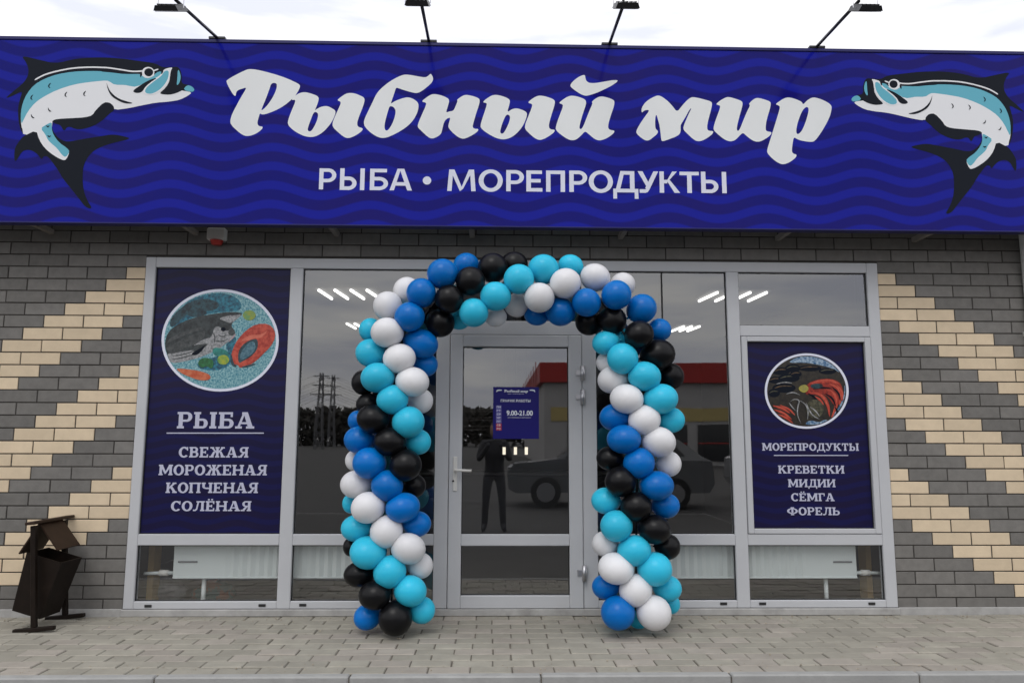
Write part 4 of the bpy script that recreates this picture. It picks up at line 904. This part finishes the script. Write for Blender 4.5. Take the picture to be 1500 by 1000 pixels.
bn.rotation_euler = (0, -math.radians(5), 0)
tag(bn, 'brown metal litter bin with a small gabled roof against the left brick wall', 'litter bin')

# ------------------------------------------------------------------ balloon arch
AY = -.56
bme = {}
def balloon_mesh(mt):
    n, k = 28, 18; v = []; f = []
    prof = []
    for i in range(k+1):
        t = math.pi*i/k; r_ = math.sin(t); z = math.cos(t)
        if z < 0: r_ *= 1-.10*(z*z); z *= 1.08
        prof.append((r_, z))
    prof = prof[:-1]+[(.085,-1.09),(.06,-1.13),(.09,-1.19),(0.0,-1.18)]
    for r_, z in prof:
        for j in range(n): a_ = 2*math.pi*j/n; v.append((r_*math.cos(a_), r_*math.sin(a_), z))
    for i in range(len(prof)-1):
        for j in range(n): f.append((i*n+j, i*n+(j+1)%n, (i+1)*n+(j+1)%n, (i+1)*n+j)[::-1])
    me = bpy.data.meshes.new('balloon'); me.from_pydata(v, [], f); me.materials.append(mt)
    me.polygons.foreach_set('use_smooth', [True]*len(f)); me.update(); return me
for k in LTX: bme[k] = balloon_mesh(LTX[k])
# u, v, half width, half height, colour, depth (0 front, 1 side, 2 back)
BL = [(648,401,22,22,'b',0),(683,389,19,18,'b',2),(596,426,20,20,'w',2),(617,429,21.5,21,'b',0),(689,412,21.5,21,'k',0),(722,392,21.5,21.5,'k',1),
(753,388,20,19,'k',2),(658,438,21,20,'k',0),(568,448,22.5,19.5,'w',1),(600,464,22.5,20.5,'b',0),(645,473,22,19.5,'k',1),(634,458,20,19,'k',2),
(760,409,22,21.5,'c',0),(726,434,22.5,20.5,'c',0),(694,458,21.5,20.5,'c',0),(673,467,18,15,'c',2),(757,447,18,17,'w',2),(726,464,17,14,'w',2),
(543,483,17,17,'c',2),(567,487,24.5,21,'w',0),(617,503,25.5,20.5,'b',1),(543,517,22.5,19.5,'c',1),(585,525,23.5,21,'w',0),(624,534,17.5,17,'b',2),
(553,553,25.5,21,'c',0),(604,559,25.5,21,'w',0),(533,560,18,18,'k',2),(575,585,23,21,'c',0),(616,587,18.5,18,'w',2),(540,592,19,16,'k',2),
(546,613,24,20.5,'k',0),(598,618,25.5,21,'c',0),(524,616,14,15,'b',2),(526,644,22,19.5,'b',1),(571,647,23,20.5,'k',0),(613,647,18.5,18,'c',1),
(541,678,26,20.5,'b',0),(520,674,14,15,'w',2),(594,681,25,21,'k',0),(521,709,22.5,19.5,'w',1),(567,711,23.5,21.5,'b',0),(606,711,18,17,'k',2),
(539,743,26,21,'w',0),(590,743,26.5,20.5,'b',0),(514,737,12,14,'c',2),(611,767,20.5,18,'b',1),(522,773,22.5,18.5,'c',1),(566,778,24.5,22,'w',0),
(598,803,27,21,'w',0),(515,800,12,14,'k',2),(539,809,28,21.5,'c',0),(526,841,22.5,18,'k',1),(616,828,18.5,18,'w',1),(571,837,25,21.5,'c',0),
(601,865,25,21,'c',0),(549,871,24.5,20.5,'k',0),(618,893,19.5,18.5,'c',1),(538,903,20,17.5,'b',1),(579,905,23.5,25,'k',0),
(796,394,22.5,21.5,'c',1),(836,390,19,16,'c',2),(790,436,22.5,20.5,'w',0),(828,415,23,21,'w',0),(872,406,22.5,19.5,'w',1),(912,417,19,17,'w',2),
(786,461,19,15,'b',2),(821,457,21.5,20.5,'b',1),(859,443,21.5,19.5,'b',0),(903,432,23,20,'b',0),(940,452,23.5,19,'b',1),(966,483,17.5,16,'b',2),
(862,472,20,18,'k',2),(897,469,21.5,19,'k',1),(936,490,22.5,19.5,'k',0),(964,519,25.5,20.5,'k',1),(983,551,18.5,19,'k',2),(887,502,20,17,'c',1),
(906,495,18,16,'c',2),(912,525,25,20,'c',0),(889,531,16,15,'w',2),(898,556,23,19.5,'w',1),(944,551,24.5,21,'c',0),(968,584,26,21,'c',0),
(918,584,25,21,'w',0),(984,615,19,18,'c',1),(902,611,24,19.5,'b',1),(944,615,24,21,'w',0),(914,643,26,20.5,'b',0),(965,647,26,20.5,'w',0),
(980,679,18,18,'w',1),(894,671,20.5,17,'k',1),(936,678,23.5,21,'b',0),(909,705,25,19.5,'k',0),(962,711,26,21,'b',0),(975,740,20.5,18,'b',1),
(887,733,21,18.5,'c',1),(932,742,22.5,21,'k',0),(903,770,25.5,20.5,'c',0),(959,775,25,20.5,'k',0),(978,800,18.5,18,'k',1),(886,796,19,17.5,'w',1),
(929,806,24.5,21.5,'c',0),(902,832,27.5,21.5,'w',0),(959,833,27.5,21,'c',0),(978,861,20.5,18,'c',1),(887,859,20,17,'b',1),(931,864,24.5,22,'w',0),
(905,897,25,23.5,'b',0),(958,897,26,23.5,'w',0),(982,884,14,14,'c',2),(936,904,16,15,'c',2)]
ar_ = empty('balloon_arch', ((PX(572,915,AY).x+PX(934,915,AY).x)/2, AY, 0)); al_ = Vector(ar_.location)
DZ = {0: -.115, 1: -.005, 2: .105}
axis_px = [(573,930),(573,800),(573,650),(578,560),(598,490),(640,440),(700,422),(765,420),(830,424),(880,440),(915,490),(930,560),(934,650),(932,800),(932,930)]
axp = []
for u, v in axis_px: axp.append(PX(u, v, AY))
axp[0].z = .16; axp[-1].z = .16
MB().tube([p-al_ for p in axp], .008, 8).build('arch_tube', MT['black_metal'], ar_, True)
def axis_near(p):
    best = None
    for a_, b2 in zip(axp[:-1], axp[1:]):
        d = b2-a_; t = max(0, min(1, (p-a_).dot(d)/d.dot(d))); q_ = a_+d*t
        if best is None or (q_-p).length < (best-p).length: best = q_
    return best
def put(u, v, rw, rh, col, Y):
    c = PX(u, v, Y); k = (c-CAM).dot(FWD)/F
    rx, rz_ = rw*k*1.03, rh*k*1.03
    c.z = max(c.z, rz_*1.0+.004)
    o = bpy.data.objects.new('balloon', bme[col]); q_ = axis_near(c)
    dirv = (c-q_); 
    if dirv.length < .03: dirv = Vector((0,-1,.1))
    dirv.normalize()
    # neck points to the tube; keep the measured silhouette by scaling along view-plane axes afterwards
    Rm = dirv.to_track_quat('Z', 'Y').to_matrix().to_4x4()
    S = Matrix.Diagonal((rx*1.0, (rx+rz_)/2*1.0, rz_*1.0, 1))
    o.matrix_parent_inverse = Matrix.Identity(4)
    link(o, ar_)
    o.matrix_local = Matrix.Translation(c-al_) @ S @ Rm @ Matrix.Rotation(random.uniform(0,6.28), 4, 'Z') @ Matrix.Diagonal((1.0,1.0,.97,1))
    return o
order = 'bkcw'
for (u, v, rw, rh, col, dep) in BL:
    put(u, v, rw, rh, col, AY+DZ[dep]+random.uniform(-.008,.008))
back = [b for b in BL if b[5] == 0][::2]
for (u, v, rw, rh, col, dep) in back:
    put(u, v, rw*.92, rh*.92, order[(order.index(col)+2) % 4], AY+.15)
tag(ar_, 'arch of blue, turquoise, white and black balloons around the door', 'balloon arch')

# ------------------------------------------------------------------ across the street: seen as reflections in the glass
RW = mat('store_grey_cladding', (.42,.41,.40), .6, var=.05, nscale=.8); RF = mat('store_red_fascia', (.42,.022,.018), .5); YB = mat('store_yellow_band', (.50,.40,.16), .6)
st = empty('red_roofed_store', (16, -40, ROAD_Z))
MB().box(-13, 13, -30, 0, 0, 5.0).build('wall', RW, st)
MB().box(-13.3, 13.3, -30.3, .35, 5.0, 6.2).build('red_fascia', RF, st)
MB().box(-12.6, 12.6, .01, .06, 2.6, 3.4).build('yellow_band', YB, st)
for i in range(6):
    wv_ = MB().box(-11.5+i*4, -8.2+i*4, .02, .10, .3, 2.4).build('window', mat('store_window_%d' % i, (.02,.022,.025), .1), st)
    MB().box(-11.5+i*4, -8.2+i*4, .10, .13, 1.3, 1.36).build('glazing_bar', RF, wv_)
for i in range(9): MB().box(-13.36, -13.31, -29+i*3.2, -28.9+i*3.2, 5.0, 6.6).build('fascia_post', RF, st)
tag(st, 'grey store with red fascia reflected in the panes right of the arch', 'building')
def pylon(x, y, h):
    p = empty('power_pylon', (x, y, ROAD_Z)); b = MB(); PMt = mat('pylon_steel', (.20,.20,.21), .7)
    for sx_ in (-1,1):
        for sy_ in (-1,1): b.tube([(sx_*.6,sy_*.6,0),(sx_*.22,sy_*.22,h)], .08, 5)
    m = 8
    for i in range(m):
        z0_, z1_ = h*i/m, h*(i+1)/m; w0, w1 = .6-.38*i/m, .6-.38*(i+1)/m
        for sy_ in (-1,1):
            b.tube([(-w0,sy_*w0,z0_),(w1,sy_*w1,z1_)], .035, 4); b.tube([(w0,sy_*w0,z0_),(-w1,sy_*w1,z1_)], .035, 4)
    b.build('mast', PMt, p)
    for k, zz in enumerate((.72, .84, .96)): MB().tube([(-1.7+k*.25,0,h*zz),(1.7-k*.25,0,h*zz)], .08, 5).build('cross_arm', PMt, p)
    return p
# (a reflection in the glass shows a thing at the same x and z, as far behind the glass as it stands in front of it)
def mirrored(u, v, dist): p = PX(u, v, dist); return Vector((p.x, -dist, p.z))
pa, pb = mirrored(471, 546, 110), mirrored(489, 549, 135)
tag(pylon(pa.x, pa.y, pa.z-ROAD_Z), 'lattice power pylon reflected in the pane left of the arch', 'pylon', 'power pylons')
tag(pylon(pb.x, pb.y, pb.z-ROAD_Z), 'farther lattice power pylon reflected beside the balloons', 'pylon', 'power pylons')
for o in [o for o in bpy.data.objects if o.name.startswith('power_pylon')]:
    h_ = (pa if o.location.y > -120 else pb).z-ROAD_Z; b = MB()
    for zz in (.72, .84, .96):
        for sx_ in (-1.3, 1.3):
            for sgn in (-1, 1):
                b.tube([(sx_+sgn*40*t, 0, h_*zz-5.5*(1-(2*t-1)**2)*.6-h_*.35*t) for t in [k/8 for k in range(9)]], .02, 4, False)
    b.build('cable', MT['bracket'], o)
HW = mirrored(470, 601, 165).z
b = MB(); rnd = random.Random(3)
for i in range(9000):
    x = rnd.uniform(-150, 40); y = -165+rnd.uniform(-12, 12); hmax = HW-ROAD_Z+.5*mnoise.noise(Vector((x*.05, 0, 0)))+.3*mnoise.noise(Vector((x*.21, 5, 0)))
    z = ROAD_Z+hmax*rnd.random()**.7; s_ = rnd.uniform(.7, 1.5)
    pts = [Vector((rnd.gauss(0,1), rnd.gauss(0,1), rnd.gauss(0,1))).normalized()*s_+Vector((x,y,z)) for _ in range(4)]
    b.add(pts, [(0,1,2),(0,2,3),(0,3,1),(1,3,2)])
tag(b.build('distant_wood', mat('bare_wood', (.045,.042,.035), .9), fixn=False), 'far dark belt of trees beyond the car park', 'trees', kind='stuff')

def car(x, y, rot, paint, label):
    c = empty('parked_car', (x, y, ROAD_Z)); c.rotation_euler = (0, 0, rot)
    P = mat('car_paint', paint, .25, coat=.8); GL = mat('car_glass', (.012,.014,.016), .05); TY = mat('tyre', (.012,.012,.012), .8); RM = mat('alloy_rim', (.45,.45,.46), .3, metal=.8)
    side = [(-2.25,.42),(-2.28,.75),(-2.15,.98),(-1.2,1.08),(-.55,1.52),(.2,1.66),(1.35,1.62),(2.0,1.15),(2.22,1.05),(2.27,.55),(2.15,.35),(-2.1,.32)]
    b_ = MB()
    def inset(z): return .90 if z < 1.05 else .90-.22*(z-1.05)/.6
    n = len(side)
    for sgn in (-1,1): b_.v += [(px_, sgn*inset(pz_), pz_) for px_, pz_ in side]
    for t in tessellate_polygon([[Vector((a_, d_, 0)) for a_, d_ in side]]): b_.f += [tuple(t), tuple(n+i for i in t[::-1])]
    for i in range(n): b_.f.append((i, (i+1)%n, n+(i+1)%n, n+i))
    b_.build('body', P, c)
    for sgn in (-1,1):
        for wpts in ([(-1.02,1.10),(-.50,1.46),(.22,1.58),(.22,1.10)], [(.30,1.10),(.30,1.58),(1.28,1.54),(1.62,1.15)]):
            mesh('side_window', [(a_, sgn*(inset(d_)+.006), d_) for a_, d_ in wpts], [(0,1,2,3) if sgn < 0 else (3,2,1,0)], GL, c)
    mesh('windscreen', [(-1.17,-.80,1.11),(-1.17,.80,1.11),(-.60,.72,1.50),(-.60,-.72,1.50)], [(0,1,2,3)], GL, c).location = (-.02, 0, .02)
    for wx in (-1.42, 1.38):
        for sgn in (-1,1):
            wh = MB().tube([(wx, sgn*.74, .34),(wx, sgn*.93, .34)], .34, 22).build('wheel', TY, c)
            MB().tube([(wx, sgn*.931, .34),(wx, sgn*.945, .34)], .21, 18).build('rim', RM, wh)
    for sgn in (-1,1): MB().bbox(-2.29, -2.15, sgn*.62-.16, sgn*.62+.16, .78, .92, .02).build('headlight', RM, c)
    tag(c, label, 'car', 'cars parked opposite the shop'); return c
car(2.6, -11.4, 0.05, (.13,.135,.14), 'dark grey car reflected in the lower door glass')
car(8.4, -13.2, math.pi+.04, (.22,.22,.23), 'grey car reflected low in the panes right of the arch')

# photographer, behind the camera and seen only as a dark reflection
def person():
    p = empty('person', (0, CAM.y-.46, ROAD_Z))
    J = {'pelvis':(0,0,.95),'waist':(0,.0,1.08),'chest':(0,-.01,1.30),'neck':(0,0,1.47),'lhip':(-.10,0,.92),'rhip':(.10,0,.92),'lknee':(-.13,.02,.50),'rknee':(.13,.02,.50),
         'lank':(-.15,-.02,.09),'rank':(.15,-.02,.09),'ltoe':(-.17,.15,.04),'rtoe':(.17,.15,.04),'lsh':(-.18,0,1.42),'rsh':(.18,0,1.42),'lel':(-.25,.10,1.17),'rel':(.25,.10,1.17),
         'lwr':(-.12,.30,1.36),'rwr':(.12,.30,1.36),'lha':(-.085,.36,1.42),'rha':(.085,.36,1.42)}
    E_ = [('pelvis','waist'),('waist','chest'),('chest','neck'),('pelvis','lhip'),('pelvis','rhip'),('lhip','lknee'),('rhip','rknee'),('lknee','lank'),('rknee','rank'),('lank','ltoe'),('rank','rtoe'),
          ('chest','lsh'),('chest','rsh'),('lsh','lel'),('rsh','rel'),('lel','lwr'),('rel','rwr'),('lwr','lha'),('rwr','rha')]
    RD = dict(pelvis=.16,waist=.15,chest=.17,neck=.065,lhip=.11,rhip=.11,lknee=.075,rknee=.075,lank=.06,rank=.06,ltoe=.045,rtoe=.045,lsh=.09,rsh=.09,lel=.06,rel=.06,lwr=.045,rwr=.045,lha=.038,rha=.038)
    ks = list(J); me = bpy.data.meshes.new('body'); me.from_pydata([J[k] for k in ks], [(ks.index(a_), ks.index(b2)) for a_, b2 in E_], [])
    o = link(bpy.data.objects.new('body', me), p); me.materials.append(mat('dark_coat', (.045,.045,.052), .8))
    o.modifiers.new('Skin', 'SKIN')
    for i, k in enumerate(ks): me.skin_vertices[0].data[i].radius = (RD[k], RD[k]*.85); me.skin_vertices[0].data[i].use_root = (k == 'pelvis')
    s_ = o.modifiers.new('Sub', 'SUBSURF'); s_.levels = 1; s_.render_levels = 1
    bm = bmesh.new(); bmesh.ops.create_uvsphere(bm, u_segments=20, v_segments=14, radius=1)
    for v in bm.verts:
        v.co = Vector((v.co.x*.078, v.co.y*.098, v.co.z*.118))
        if v.co.y > .08: v.co.y += .012*(1-abs(v.co.x)/.05) if abs(v.co.x) < .05 and abs(v.co.z) < .03 else 0
    me2 = bpy.data.meshes.new('head'); bm.to_mesh(me2); bm.free(); me2.materials.append(mat('skin', (.45,.28,.2), .6))
    h = link(bpy.data.objects.new('head', me2), p); h.location = (0, .02, 1.63)
    bm = bmesh.new(); bmesh.ops.create_uvsphere(bm, u_segments=20, v_segments=14, radius=1)
    bmesh.ops.delete(bm, geom=[v for v in bm.verts if v.co.z < -.1 or (v.co.y > .45 and v.co.z < .45)], context='VERTS')
    for v in bm.verts: v.co = Vector((v.co.x*.086, v.co.y*.106-.006, v.co.z*.128))
    me3 = bpy.data.meshes.new('hair'); bm.to_mesh(me3); bm.free(); me3.materials.append(mat('dark_hair', (.015,.012,.01), .6))
    link(bpy.data.objects.new('hair', me3), h)
    tag(p, 'person in dark clothes holding a phone, reflected in the door glass', 'person')
person()

# grit and sand blown on to the paving, thicker along the wall foot and the kerb
b = MB(); rg = random.Random(11)
for i in range(1500):
    x = rg.uniform(-5, 5.4); t = rg.random(); y = -.035-abs(rg.gauss(0, .10)) if t < .5 else (KERB_Y+.08+abs(rg.gauss(0, .12)) if t < .7 else rg.uniform(KERB_Y+.08, -.03))
    if y > -.034 or y < KERB_Y+.07: continue
    s_ = rg.uniform(.002, .0055) if rg.random() < .93 else rg.uniform(.006, .011)
    a0 = rg.uniform(0, 6.28); pts = [(x+s_*math.cos(a0+k*2.09)*rg.uniform(.7,1.3), y+s_*math.sin(a0+k*2.09)*rg.uniform(.7,1.3), .0015) for k in range(3)]+[(x, y, .0015+s_*.9)]
    b.add(pts, [(0,1,3),(1,2,3),(2,0,3)])
tag(b.build('grit', mat('sand_and_grit', (.30,.26,.20), .95, var=.5, nscale=30), fixn=False), 'loose sand and grit scattered over the paving', 'grit', kind='stuff')
